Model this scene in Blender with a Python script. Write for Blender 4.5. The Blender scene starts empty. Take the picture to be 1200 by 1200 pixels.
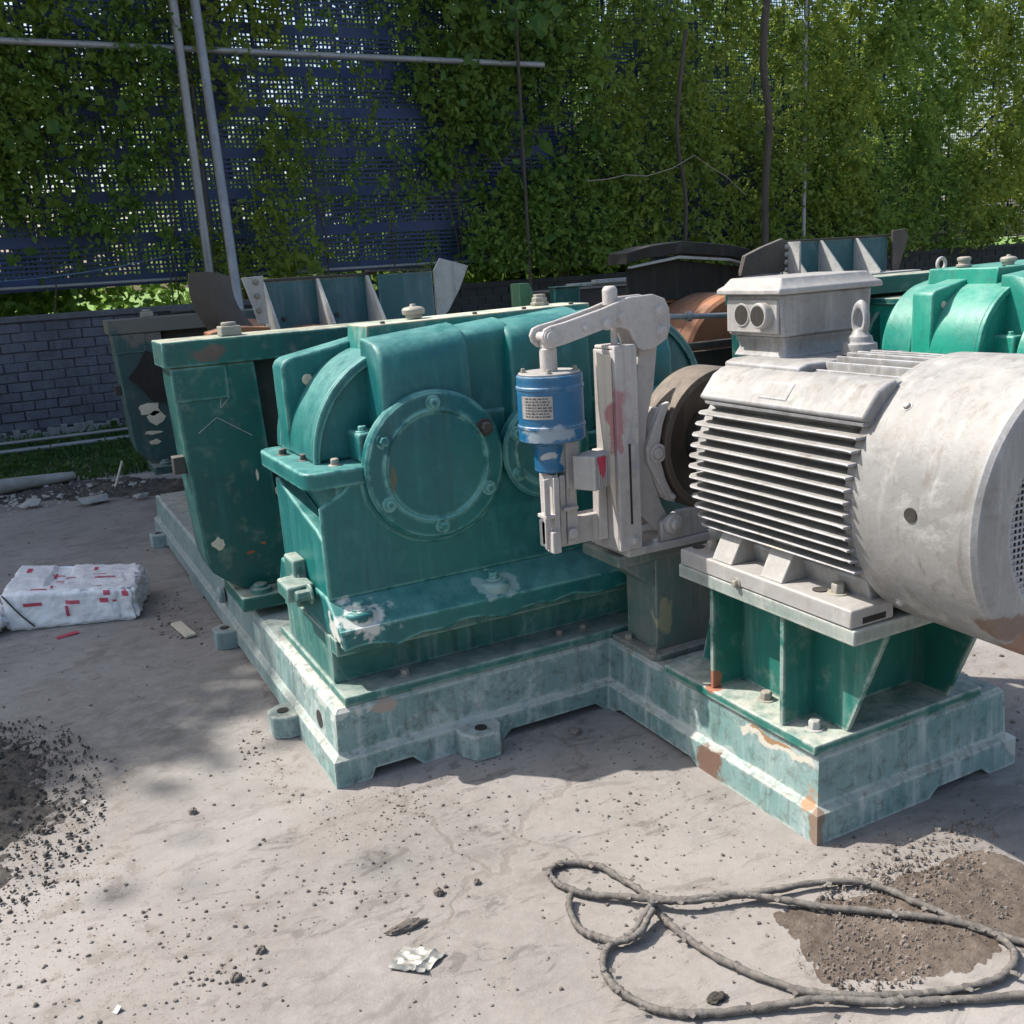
import bpy, bmesh, math, random
from mathutils import Vector, Matrix, noise
R = random.Random(7)
SC = bpy.context.scene
COL = SC.collection
rad = math.radians

# ------------------------------------------------------------------ camera, light, exposure
cam = bpy.data.cameras.new('camera'); cam_o = bpy.data.objects.new('camera', cam); COL.objects.link(cam_o)
cam.sensor_width = 36.0; cam.lens = 1147.4 / 1200 * 36.0; cam.clip_start = 0.05; cam.clip_end = 900
_y, _p, _r = rad(63.402), rad(14.253), rad(-3.663)
fw = Vector((math.cos(_p)*math.cos(_y), math.cos(_p)*math.sin(_y), -math.sin(_p)))
rt = Vector((math.sin(_y), -math.cos(_y), 0)); up = rt.cross(fw)
rt2 = math.cos(_r)*rt + math.sin(_r)*up; up2 = -math.sin(_r)*rt + math.cos(_r)*up
m = Matrix.Identity(4)
for i in range(3): m[i][0], m[i][1], m[i][2] = rt2[i], up2[i], -fw[i]
CAM = Vector((-0.7179, -2.8123, 1.6)); m.translation = CAM
cam_o.matrix_world = m
SC.camera = cam_o

SUN_EL = rad(50.5)
sun_dir = Vector((-0.74*math.cos(SUN_EL), 0.672*math.cos(SUN_EL), math.sin(SUN_EL))).normalized()
W = bpy.data.worlds.new('World'); SC.world = W; W.use_nodes = True
wn = W.node_tree.nodes; wl = W.node_tree.links; wn.clear()
sky = wn.new('ShaderNodeTexSky'); sky.sky_type = 'NISHITA'; sky.sun_disc = False
sky.sun_elevation = SUN_EL; sky.sun_rotation = rad(-47.8); sky.dust_density = 3.0; sky.air_density = 1.2
bg = wn.new('ShaderNodeBackground'); bg.inputs['Strength'].default_value = 0.15
wo = wn.new('ShaderNodeOutputWorld'); wl.new(sky.outputs[0], bg.inputs[0]); wl.new(bg.outputs[0], wo.inputs[0])
sun = bpy.data.lights.new('sun', 'SUN'); sun.energy = 5.0; sun.angle = rad(0.55); sun.color = (1.0, 0.945, 0.87)
sun_o = bpy.data.objects.new('sun', sun); COL.objects.link(sun_o)
sun_o.rotation_euler = sun_dir.to_track_quat('Z', 'Y').to_euler()
SC.view_settings.view_transform = 'Standard'; SC.view_settings.look = 'None'
SC.view_settings.gamma = 1.0; SC.view_settings.use_curve_mapping = False
SC.view_settings.exposure = 0.56

# ------------------------------------------------------------------ helpers
def frame_of(d):
    d = Vector(d).normalized()
    a = Vector((0, 0, 1)) if abs(d.z) < 0.9 else Vector((1, 0, 0))
    u = d.cross(a).normalized(); v = d.cross(u).normalized()
    return d, u, v

class MB:
    def __init__(s): s.bm = bmesh.new()
    def box(s, x0, x1, y0, y1, z0, z1, M=None):
        vs = [s.bm.verts.new((x, y, z)) for x in (x0, x1) for y in (y0, y1) for z in (z0, z1)]
        for f in ((0,1,3,2),(4,6,7,5),(0,4,5,1),(2,3,7,6),(0,2,6,4),(1,5,7,3)): s.bm.faces.new([vs[i] for i in f])
        if M is not None: bmesh.ops.transform(s.bm, matrix=M, verts=vs)
        return s
    def prism(s, pts, axis, a, b, M=None):
        def P(p, t):
            return {'Y': (p[0], t, p[1]), 'X': (t, p[0], p[1]), 'Z': (p[0], p[1], t)}[axis]
        A = [s.bm.verts.new(P(p, a)) for p in pts]; B = [s.bm.verts.new(P(p, b)) for p in pts]
        n = len(pts); s.bm.faces.new(A[::-1]); s.bm.faces.new(B)
        for i in range(n): s.bm.faces.new((A[i], A[(i+1) % n], B[(i+1) % n], B[i]))
        if M is not None: bmesh.ops.transform(s.bm, matrix=M, verts=A+B)
        return s
    def lathe(s, prof, o, d, seg=32, cap=True):
        d, u, v = frame_of(d); o = Vector(o); rings = []
        for t, r in prof:
            rings.append([s.bm.verts.new(o + d*t + (u*math.cos(2*math.pi*k/seg) + v*math.sin(2*math.pi*k/seg))*max(r, 1e-4)) for k in range(seg)])
        for A, B in zip(rings, rings[1:]):
            for k in range(seg): s.bm.faces.new((A[k], A[(k+1) % seg], B[(k+1) % seg], B[k]))
        if cap: s.bm.faces.new(rings[0][::-1]); s.bm.faces.new(rings[-1])
        return s
    def cyl(s, a, b, r, r2=None, seg=20):
        a = Vector(a); b = Vector(b); L = (b-a).length
        return s.lathe([(0, r), (L, r if r2 is None else r2)], a, b-a, seg)
    def bolt(s, p, d, r=0.016, h=0.018, washer=True):
        p = Vector(p); d = Vector(d).normalized()
        if washer: s.lathe([(-.004, r*1.5), (.0035, r*1.5)], p, d, 14); p = p + d*.0035
        s.lathe([(-.002, r), (h*.8, r), (h, r*.82)], p, d, 6)
        return s
    def tube(s, path, r, seg=8, rf=None):
        path = [Vector(p) for p in path]; rings = []; n = len(path); u = None
        for i, p in enumerate(path):
            d = (path[min(i+1, n-1)] - path[max(i-1, 0)]).normalized()
            if u is None: _, u, _ = frame_of(d)
            u = (u - d*u.dot(d)).normalized(); v = d.cross(u)
            rr = rf(i) if rf else None
            ring = []
            for k in range(seg):
                a = 2*math.pi*k/seg; q = r if rr is None else rr*(1+0.0*k)
                ring.append(s.bm.verts.new(p + (u*math.cos(a) + v*math.sin(a))*q))
            rings.append(ring)
        for A, B in zip(rings, rings[1:]):
            for k in range(seg): s.bm.faces.new((A[k], A[(k+1) % seg], B[(k+1) % seg], B[k]))
        s.bm.faces.new(rings[0][::-1]); s.bm.faces.new(rings[-1])
        return s
    def plate(s, a, b, w, t, upv):
        """flat bar from a to b, width w along upv, thickness t"""
        a = Vector(a); b = Vector(b); d = (b-a).normalized(); upv = Vector(upv); upv = (upv - d*upv.dot(d)).normalized(); n = d.cross(upv)
        vs = []
        for p in (a, b):
            for sw in (-.5, .5):
                for st in (-.5, .5): vs.append(s.bm.verts.new(p + upv*w*sw + n*t*st))
        for f in ((0,1,3,2),(4,6,7,5),(0,4,5,1),(2,3,7,6),(0,2,6,4),(1,5,7,3)): s.bm.faces.new([vs[i] for i in f])
        return s

def root_loc(o):
    v = Vector(o.location)
    while o.parent: o = o.parent; v += o.location
    return v

def thing(name, label, cat, loc=(0, 0, 0), group=None):
    o = bpy.data.objects.new(name, None); COL.objects.link(o); o.location = loc; o.empty_display_size = .1
    o['label'] = label; o['category'] = cat
    if group: o['group'] = group
    return o

def build(name, mb, mat, parent=None, bevel=0.0, smooth=38, label=None, cat=None, group=None, kind=None, loc=None, seg=2):
    bm = mb.bm
    bmesh.ops.recalc_face_normals(bm, faces=bm.faces)
    base = root_loc(parent) if parent else Vector(loc if loc else (0, 0, 0))
    if base.length: bmesh.ops.translate(bm, vec=-base, verts=bm.verts)
    me = bpy.data.meshes.new(name); bm.to_mesh(me); bm.free()
    if smooth:
        me.shade_smooth(); me.set_sharp_from_angle(angle=rad(smooth))
    me.materials.append(mat)
    o = bpy.data.objects.new(name, me); COL.objects.link(o)
    if parent: o.parent = parent
    else: o.location = base
    if bevel:
        md = o.modifiers.new('bevel', 'BEVEL'); md.width = bevel; md.segments = seg; md.limit_method = 'ANGLE'; md.angle_limit = rad(32)
    if label: o['label'] = label
    if cat: o['category'] = cat
    if group: o['group'] = group
    if kind: o['kind'] = kind
    return o

def copy_tree(o, off, label=None, parent=None):
    c = o.copy(); COL.objects.link(c); c.parent = parent
    if parent is None: c.location = Vector(o.location) + Vector(off)
    if label: c['label'] = label
    for ch in list(o.children): copy_tree(ch, (0,0,0), None, c)
    return c

# ------------------------------------------------------------------ materials
class NT:
    def __init__(s, name):
        s.m = bpy.data.materials.new(name); s.m.use_nodes = True; s.t = s.m.node_tree; s.t.nodes.clear()
        s.out = s.n('ShaderNodeOutputMaterial'); s.bsdf = s.n('ShaderNodeBsdfPrincipled')
        s.l(s.bsdf.outputs[0], s.out.inputs[0]); s.geo = s.n('ShaderNodeNewGeometry'); s.P = s.geo.outputs['Position']
    def n(s, t, **k):
        o = s.t.nodes.new(t)
        for a, b in k.items(): setattr(o, a, b)
        return o
    def l(s, a, b): s.t.links.new(a, b)
    def val(s, sock, v):
        if hasattr(v, 'is_output') or isinstance(v, bpy.types.NodeSocket): s.l(v, sock)
        else: sock.default_value = v
    def scale(s, v, k, off=(0,0,0)):
        mp = s.n('ShaderNodeMapping'); s.l(v, mp.inputs[0]); mp.inputs['Scale'].default_value = k; mp.inputs['Location'].default_value = off; return mp.outputs[0]
    def noise(s, sc, det=5, rough=.6, vec=None, dist=0.0):
        o = s.n('ShaderNodeTexNoise'); s.l(vec or s.P, o.inputs['Vector']); o.inputs['Scale'].default_value = sc
        o.inputs['Detail'].default_value = det; o.inputs['Roughness'].default_value = rough; o.inputs['Distortion'].default_value = dist
        return o.outputs['Fac']
    def mr(s, v, a, b, c=0.0, d=1.0):
        o = s.n('ShaderNodeMapRange'); s.l(v, o.inputs[0])
        for i, q in enumerate((a, b, c, d)): o.inputs[i+1].default_value = q
        return o.outputs[0]
    def math(s, op, a, b=0.0, clamp=False):
        o = s.n('ShaderNodeMath', operation=op); o.use_clamp = clamp; s.val(o.inputs[0], a); s.val(o.inputs[1], b); return o.outputs[0]
    def mix(s, f, a, b):
        o = s.n('ShaderNodeMix', data_type='RGBA'); s.val(o.inputs[0], f)
        s.val(o.inputs[6], a if not isinstance(a, tuple) else (*a, 1)); s.val(o.inputs[7], b if not isinstance(b, tuple) else (*b, 1)); return o.outputs[2]
    def near(s, c, r, soft=.35, jitter=.08, jscale=9):
        nz = s.n('ShaderNodeTexNoise'); s.l(s.P, nz.inputs['Vector']); nz.inputs['Scale'].default_value = jscale; nz.inputs['Detail'].default_value = 4
        a = s.n('ShaderNodeVectorMath', operation='SUBTRACT'); s.l(nz.outputs['Color'], a.inputs[0]); a.inputs[1].default_value = (.5, .5, .5)
        b = s.n('ShaderNodeVectorMath', operation='SCALE'); s.l(a.outputs[0], b.inputs[0]); b.inputs['Scale'].default_value = jitter*2
        c1 = s.n('ShaderNodeVectorMath', operation='ADD'); s.l(b.outputs[0], c1.inputs[0]); s.l(s.P, c1.inputs[1])
        d = s.n('ShaderNodeVectorMath', operation='SUBTRACT'); s.l(c1.outputs[0], d.inputs[0]); d.inputs[1].default_value = c
        e = s.n('ShaderNodeVectorMath', operation='MULTIPLY'); s.l(d.outputs[0], e.inputs[0])
        rr = r if isinstance(r, tuple) else (r, r, r); e.inputs[1].default_value = tuple(1/q for q in rr)
        g = s.n('ShaderNodeVectorMath', operation='LENGTH'); s.l(e.outputs[0], g.inputs[0])
        return s.mr(g.outputs['Value'], 1+soft, 1-soft)
    def bump(s, h, st, dist=.01, prev=None):
        o = s.n('ShaderNodeBump'); o.inputs['Strength'].default_value = st; o.inputs['Distance'].default_value = dist
        s.l(h, o.inputs['Height'])
        if prev: s.l(prev, o.inputs['Normal'])
        return o.outputs[0]

def paint(name, base, alt, dust=(.36,.33,.29), dust_amt=.55, chalk=(.45,.5,.48), chalk_amt=.25, wear=None, wear_amt=.6,
          rough=.45, spots=(), stain=(.05,.035,.02), stain_amt=.25, blotch=2.2, fine=.12, metal=0.0, grime=.32):
    t = NT(name)
    n1 = t.noise(blotch, 6, .62); n2 = t.noise(1.0, 5, .65, t.scale(t.P, (16, 16, 1.6))); n3 = t.noise(11, 6, .7); n4 = t.noise(48, 4, .7); n5 = t.noise(4.5, 7, .72, dist=.6)
    c = t.mix(t.mr(n1, .36, .66), base, alt)
    c = t.mix(t.math('MULTIPLY', t.mr(n2, .52, .74), chalk_amt), c, chalk)
    c = t.mix(t.math('MULTIPLY', t.mr(n5, .56, .7), chalk_amt*.9), c, chalk)
    c = t.mix(t.math('MULTIPLY', t.mr(t.noise(1.0, 4, .6, t.scale(t.P, (22, 22, 1.1), (3, 1, 0))), .58, .75), stain_amt), c, stain)
    sep = t.n('ShaderNodeSeparateXYZ'); t.l(t.geo.outputs['Normal'], sep.inputs[0])
    upf = t.mr(sep.outputs[2], .25, .92)
    du = t.math('MULTIPLY', t.math('MULTIPLY', upf, t.mr(n3, .25, .6)), dust_amt)
    c = t.mix(du, c, dust)
    c = t.mix(t.math('MULTIPLY', t.mr(n3, .55, .8), dust_amt*.35), c, dust)
    if wear is not None:
        bv = t.n('ShaderNodeBevel'); bv.samples = 3; bv.inputs['Radius'].default_value = .017
        dt = t.n('ShaderNodeVectorMath', operation='DOT_PRODUCT'); t.l(bv.outputs[0], dt.inputs[0]); t.l(t.geo.outputs['Normal'], dt.inputs[1])
        ed = t.math('MULTIPLY', t.mr(dt.outputs['Value'], .985, .90), t.mr(n3, .40, .52))
        c = t.mix(t.math('MULTIPLY', ed, wear_amt), c, wear)
    # fine dirt mottling and small chips
    c = t.mix(t.math('MULTIPLY', t.mr(t.noise(26, 6, .78, dist=.4), .50, .72), grime), c, stain)
    c = t.mix(t.math('MULTIPLY', t.mr(t.noise(7, 8, .8, dist=1.0), .57, .66), grime*.8), c, tuple(q*.62 for q in base))
    c = t.mix(t.math('MULTIPLY', t.mr(n4, .69, .73), .5), c, tuple(q*.45 for q in base))
    for sp in spots:
        pos, rr, colr, amt = sp[:4]
        f = t.near(pos, rr, soft=.6, jitter=(sp[4] if len(sp) > 4 else .05), jscale=18)
        f = t.mr(t.math('ADD', f, t.math('MULTIPLY', t.math('SUBTRACT', n3, .5), 1.6)), .42, .62)
        c = t.mix(t.math('MULTIPLY', f, amt), c, colr)
    t.l(c, t.bsdf.inputs['Base Color'])
    rg = t.math('ADD', t.math('MULTIPLY', du, .5), t.mr(n3, .2, .8, rough-.06, rough+.14), True); t.l(rg, t.bsdf.inputs['Roughness'])
    t.bsdf.inputs['Metallic'].default_value = metal
    nb = t.bump(n3, .22, .012); nb = t.bump(n4, fine, .004, nb); t.l(nb, t.bsdf.inputs['Normal'])
    return t.m

RUST = (.19, .075, .035); CREAM = (.62, .56, .42); DUST = (.40, .37, .33)
TEAL = paint('teal_paint', (.002, .128, .118), (.002, .082, .095), wear=(.24, .52, .46), wear_amt=.75, chalk=(.05, .23, .235), chalk_amt=.42, dust_amt=.45, dust=(.16,.38,.35), rough=.38, grime=.26, stain_amt=.4, stain=(.01,.045,.045),
             spots=[((.332,.1,.95), (.012,.06,.045), (.12,.10,.04), .8, .012), ((.16,.12,.50), (.12,.09,.05), (.6,.6,.55), .85, .06), ((.66,.1,.52), (.09,.09,.04), (.3,.42,.4), .7, .06)])
TEAL_D = paint('teal_frame_paint', (.003, .098, .080), (.003, .058, .060), wear=(.2, .42, .36), wear_amt=.6, chalk=(.03, .16, .16), chalk_amt=.3, dust=(.55,.50,.38), dust_amt=.75, rough=.42,
               spots=[((.0,1.2,1.33), (.07,.1,.035), (.2,.05,.04), .5, .03)])
TEAL_B = paint('bright_teal_paint', (.006, .24, .17), (.006, .17, .135), wear=(.25, .55, .45), wear_amt=.5, chalk=(.2, .42, .36), chalk_amt=.2, dust_amt=.3, dust=(.34,.46,.4), rough=.36)
SLAB = paint('chalky_base_paint', (.12, .235, .225), (.24, .325, .315), wear=(.55, .57, .52), wear_amt=.95, chalk=(.5, .53, .51), chalk_amt=.85, grime=.75, dust_amt=.8, dust=(.42,.39,.33), rough=.62, blotch=3.5, fine=.2, stain_amt=.5,
             spots=[((1.052,-.585,.03), (.05,.075,.07), (.14,.075,.05), .95, .05), ((1.04,-1.04,.10), (.022,.022,.14), (.20,.12,.08), .85, .03), ((1.04,-.86,.215), (.06,.17,.018), (.5,.47,.4), .9, .05),
                    ((1.045,-.84,.222), (.05,.1,.008), (.25,.13,.05), .9, .03), ((.2,.02,.23), (.045,.05,.03), (.33,.27,.22), .95, .03), ((.0,2.2,.12), (.2,1.6,.3), (.17,.22,.23), .45, .2), ((1.045,-1.0,.13), (.02,.03,.06), (.33,.17,.08), .8, .03), ((1.85,-1.04,.1), (.03,.03,.08), (.5,.5,.45), .8, .04), ((.55,0,.1), (.5,.1,.015), (.42,.46,.43), .4, .05), ((1.03,-.45,.1), (.1,.5,.015), (.42,.46,.43), .45, .05),
                    ((.05,.25,.25), (.1,.5,.03), (.58,.56,.5), .5, .12)])
PED = paint('pedestal_paint', (.012, .10, .09), (.04, .16, .14), wear=(.34, .44, .38), wear_amt=.8, chalk=(.26, .38, .34), chalk_amt=.55, dust_amt=.75, dust=(.36,.36,.32), rough=.55, blotch=4, fine=.18, stain_amt=.75, stain=(.012,.03,.028))
STAND = paint('stand_paint', (.006, .105, .085), (.012, .15, .12), wear=(.5, .52, .47), wear_amt=.9, chalk=(.24, .36, .33), chalk_amt=.35, dust_amt=.9, dust=(.5,.48,.42), rough=.5, fine=.15,
              spots=[((1.07,-.562,.30), (.03,.03,.035), (.3,.1,.05), .9, .02)])
PILLAR = paint('pillar_paint', (.17, .175, .155), (.07, .15, .14), wear=(.3, .3, .27), wear_amt=.6, chalk=(.3, .3, .27), chalk_amt=.55, dust_amt=.8, dust=(.3,.27,.23), rough=.65, blotch=4, fine=.2, stain_amt=.6,
               spots=[((1.15,-.2,.38), (.03,.05,.08), (.4,.36,.2), .6, .05)])
MOTOR = paint('motor_grey_paint', (.245, .242, .236), (.18, .178, .174), wear=(.45, .47, .54), wear_amt=.5, chalk=(.46, .45, .43), chalk_amt=.55, dust_amt=.3, dust=(.5,.47,.42), rough=.48, stain_amt=.9, stain=(.11,.088,.07), fine=.2, grime=.5,
              spots=[((1.17,-1.47,.74), (.10,.05,.035), (.13,.075,.05), .8, .03), ((1.34,-1.48,.66), (.16,.06,.07), (.22,.11,.07), .85, .05), ((1.06,-.83,.74), (.06,.06,.07), (.5,.38,.22), .5, .05)])
LIGHTM = paint('pale_grey_paint', (.31, .303, .292), (.25, .245, .238), wear=(.5, .48, .45), wear_amt=.4, chalk=(.52, .5, .48), chalk_amt=.4, dust_amt=.25, dust=(.5,.47,.42), rough=.5, stain_amt=.3, stain=(.2,.15,.11))
BRAKE = paint('brake_grey_paint', (.44, .415, .40), (.36, .335, .32), wear=(.55, .52, .5), wear_amt=.45, chalk=(.5, .47, .45), chalk_amt=.3, dust_amt=.3, dust=(.4,.35,.3), rough=.55, stain_amt=.45, stain=(.12,.085,.06),
              spots=[((.958,-.245,1.10), (.030,.06,.12), (.33,.06,.09), .6, .05), ((.99,-.245,1.13), (.02,.05,.10), (.34,.2,.23), .3, .06), ((1.02,-.245,1.0), (.02,.05,.10), (.25,.25,.29), .5, .05)], grime=.3)
BLUE = paint('blue_paint', (.004, .085, .20), (.004, .11, .23), wear=(.3, .38, .45), wear_amt=.4, chalk=(.2, .3, .4), chalk_amt=.1, dust_amt=.15, dust=(.45,.47,.47), rough=.38,
             spots=[((.70,-.27,1.085), (.09,.12,.022), (.30,.34,.36), .7, .04), ((.79,-.25,.99), (.035,.08,.06), (.33,.34,.33), .9, .05), ((.72,-.25,1.01), (.03,.08,.02), (.40,.40,.38), .8, .04)])
DARK = paint('dark_steel', (.035, .032, .03), (.05, .045, .04), chalk=(.12, .11, .1), chalk_amt=.25, dust_amt=.3, rough=.55, stain_amt=.3)
GUARD = paint('sooty_steel', (.05, .042, .038), (.085, .07, .06), chalk=(.15, .13, .12), chalk_amt=.3, dust_amt=.3, rough=.5, stain_amt=.3, metal=.2)
RUSTM = paint('rusty_roller', (.34, .125, .045), (.23, .10, .05), chalk=(.33, .2, .12), chalk_amt=.4, dust_amt=.2, rough=.6, stain_amt=.5, wear=None)
DRUM = paint('drum_steel', (.11, .085, .068), (.07, .06, .052), chalk=(.24, .2, .16), chalk_amt=.4, dust_amt=.35, dust=(.33,.27,.21), rough=.5, stain_amt=.3, metal=.2)
GALV = paint('galvanised_pipe', (.32, .33, .34), (.25, .26, .28), chalk=(.4,.41,.43), chalk_amt=.3, dust_amt=.2, rough=.45, metal=.35, stain_amt=.4)
BOLT = paint('bolt_steel', (.30, .285, .25), (.2, .185, .16), chalk=(.4,.38,.34), chalk_amt=.4, dust_amt=.5, dust=(.42,.38,.3), rough=.55, metal=.2)
HOP = paint('hopper_plate', (.015, .10, .115), (.05, .13, .15), chalk=(.17, .24, .27), chalk_amt=.6, dust_amt=.3, rough=.45, wear=(.4,.42,.42), wear_amt=.6, stain_amt=.3)
GUS = paint('pale_gusset', (.30, .31, .30), (.40, .40, .38), chalk=(.5,.5,.48), chalk_amt=.5, dust_amt=.3, rough=.55, stain_amt=.5)
CREAMM = paint('cream_undercoat', (.55, .49, .36), (.62, .57, .46), chalk=(.6,.58,.5), chalk_amt=.2, dust_amt=.2, rough=.7, stain_amt=.3)
REDSP = paint('red_spray', (.42, .012, .05), (.5, .05, .09), chalk=(.5,.4,.4), chalk_amt=.35, dust_amt=.1, rough=.5)
BLACKH = paint('black_recess', (.012, .011, .01), (.02, .018, .015), chalk_amt=.05, dust_amt=.1, rough=.8)
LEAFG = paint('pale_green_plastic', (.10,.25,.11), (.13,.28,.14), chalk_amt=.2, dust_amt=.3)
PLATE = paint('dusty_stand_plate', (.25, .27, .25), (.16, .25, .22), wear=(.5, .5, .46), wear_amt=.7, chalk=(.38,.38,.35), chalk_amt=.7, dust_amt=.7, dust=(.42,.40,.35), rough=.6, grime=.4, fine=.15)
FARF = paint('sooty_teal_paint', (.014, .075, .07), (.03, .055, .055), wear=(.25,.3,.28), wear_amt=.6, chalk=(.12,.14,.13), chalk_amt=.45, dust_amt=.6, dust=(.33,.31,.27), rough=.5, grime=.4, spots=[((.4,4.6,1.35),(.5,.5,.16),(.13,.12,.10),.85,.05)])
GCREAM = paint('cream_guard_paint', (.50, .44, .36), (.56, .50, .41), chalk=(.58,.55,.5), chalk_amt=.3, dust_amt=.2, rough=.6, grime=.15, spots=[((.955,-.24,1.09), (.03,.06,.09), (.33,.05,.08), .65, .03)])
BRICKD = paint('mossy_brick', (.03,.034,.033), (.022,.028,.024), chalk=(.06,.065,.06), chalk_amt=.4, dust_amt=.1, rough=.95)
BARK = paint('bark', (.09,.075,.06), (.06,.05,.042), chalk=(.14,.12,.1), chalk_amt=.4, dust_amt=.1, rough=.9, stain_amt=.4, fine=.5)
# ------------------------------------------------------------------ base casting
base = thing('base_frame', 'L-shaped chalky blue-green cast base lying on the ground under the gearbox and motor', 'machine base', (0, 0, 0))
X1, X2, YM, YE = 1.035, 1.855, -1.045, 4.0
def base_shell():
    mb = MB(); bm = mb.bm
    # corners of the outline, each edge with its notches: (start, end, raised height)
    C = [(0,0),(X1,0),(X1,YM),(X2,YM),(X2,YE),(0,YE)]
    notch = {0: [(.10,.30,.035),(.36,.40,.0),(.60,X1-.02,.03)], 1: [(.04,.52,.02)], 2: [(.44,.70,.028)], 3: [(.5,2.,.03)], 4: [(.3,1.5,.03)], 5: [(.5,1.35,.025),(1.7,3.3,.025)]}
    pts = []
    for i, c in enumerate(C):
        a = Vector((*c, 0)); b = Vector((*C[(i+1) % 6], 0)); L = (b-a).length; d = (b-a)/L; nrm = Vector((d.y, -d.x, 0))
        ts = {0.0}
        for s0, s1, h in notch[i]: ts |= {s0, s0+.035, s1-.035, s1}
        k = .0
        while k < L-.06: k += .12; ts.add(round(k, 3))
        for t_ in sorted(q for q in ts if q < L-.004):
            h = 0
            for s0, s1, hh in notch[i]:
                if s0+.034 <= t_ <= s1-.034: h = hh
            pts.append((a+d*t_, h, i, t_ < .003))
    n = len(pts)
    # inset direction per point
    def nrm(i):
        a = Vector((*C[i], 0)); b = Vector((*C[(i+1) % 6], 0)); d = (b-a).normalized(); return Vector((-d.y, d.x, 0))
    rings = []
    for off, zf in ((.055, 'b'), (0, 'b'), (.002, .088), (.024, .104), (.03, .238), (.042, .25), (.12, .2505)):
        ring = []
        for p, h, i, corner in pts:
            v = nrm(i)*off
            if corner: v += nrm((i-1) % 6)*off
            z = h if zf == 'b' else zf
            w = Vector((noise.noise(p*5+Vector((0,0,z*9)))*.004, noise.noise(p*5+Vector((9,0,z*9)))*.004, 0)) if off > 0 else Vector()
            ring.append(bm.verts.new((p.x+v.x+w.x, p.y+v.y+w.y, z)))
        rings.append(ring)
    for A, B in zip(rings, rings[1:]):
        for k in range(n): bm.faces.new((A[k], A[(k+1) % n], B[(k+1) % n], B[k]))
    bm.faces.new(rings[-1])
    return mb
build('base_casting', base_shell(), SLAB, base, bevel=.004)
def lug(cx, cy, dx, dy, w=.13, L=.085, h=.085):
    d = Vector((dx, dy, 0)); s = Vector((-dy, dx, 0)); o = Vector((cx, cy, 0))
    prof = [(-w*.5, -.03), (-w*.5, L*.45), (-w*.28, L), (w*.28, L), (w*.5, L*.45), (w*.5, -.03)]
    P = [o + s*a + d*b for a, b in prof]
    mb = MB(); mb.prism([(p.x, p.y) for p in P], 'Z', .0, h)
    l = build('lug', mb, SLAB, base, bevel=.006)
    q = o + d*(L*.42); mh = MB(); mh.lathe([(h-.02, .021), (h+.0035, .021)], (q.x, q.y, 0), (0,0,1), 16)
    build('bolt_hole', mh, BLACKH, l)
for a in ((0, .50, -1, 0), (0, 1.52, -1, 0), (0, 3.56, -1, 0)): lug(*a)
lug(.50, 0, 0, -1, w=.15, L=.10, h=.09)
lug(1.855, -.2, 1, 0)
mh = MB(); mh.lathe([(-.03, .032), (.006, .032)], (.03, .22, .15), (-1, 0, 0), 20); build('side_hole', mh, BLACKH, base)
mb = MB(); mb.lathe([(0,.04),(.02,.04),(.03,.03)], (.02, 1.75, .17), (-1,0,0), 16); build('casting_boss', mb, SLAB, base, bevel=.003)

# ------------------------------------------------------------------ gearbox pedestal
ped = thing('gearbox_pedestal', 'green scuffed steel pedestal between the base casting and the large gearbox', 'pedestal', (.9, .4, .25))
mb = MB(); mb.box(.068, 1.78, .036, .84, .2515, .284); build('bottom_plate', mb, PED, ped, bevel=.004)
mb = MB(); mb.prism([(.077,.284),(1.74,.284),(1.74,.452),(.077,.452)], 'Y', .165, .72); build('box_wall', mb, PED, ped, bevel=.004)
mb = MB(); mb.box(.08, 1.75, .11, .76, .395, .4525); build('top_rail', mb, PED, ped, bevel=.004)
for x in (.3, .9, 1.0, 1.5): build('bolt', MB().bolt((x, .1, .284), (0,0,1), .014, .016), BOLT, ped)
def chalk_marks():
    mb = MB(); o = Vector((1.055, .1635, .385)); 
    d_ = [(0,0),(0,.035),(.018,.03),(.022,.015),(.014,.002),(0,0)]
    a_ = [(.04,.006),(.045,.026),(.06,.03),(.066,.02),(.066,.004),(.052,.004),(.044,.012)]
    for L in (d_, a_): mb.tube([o+Vector((p[0]*1.3, 0, p[1]*.8-.006)) for p in L], .0016, 5)
    return mb
build('chalk_letters', chalk_marks(), CREAMM, ped, smooth=0)

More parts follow.
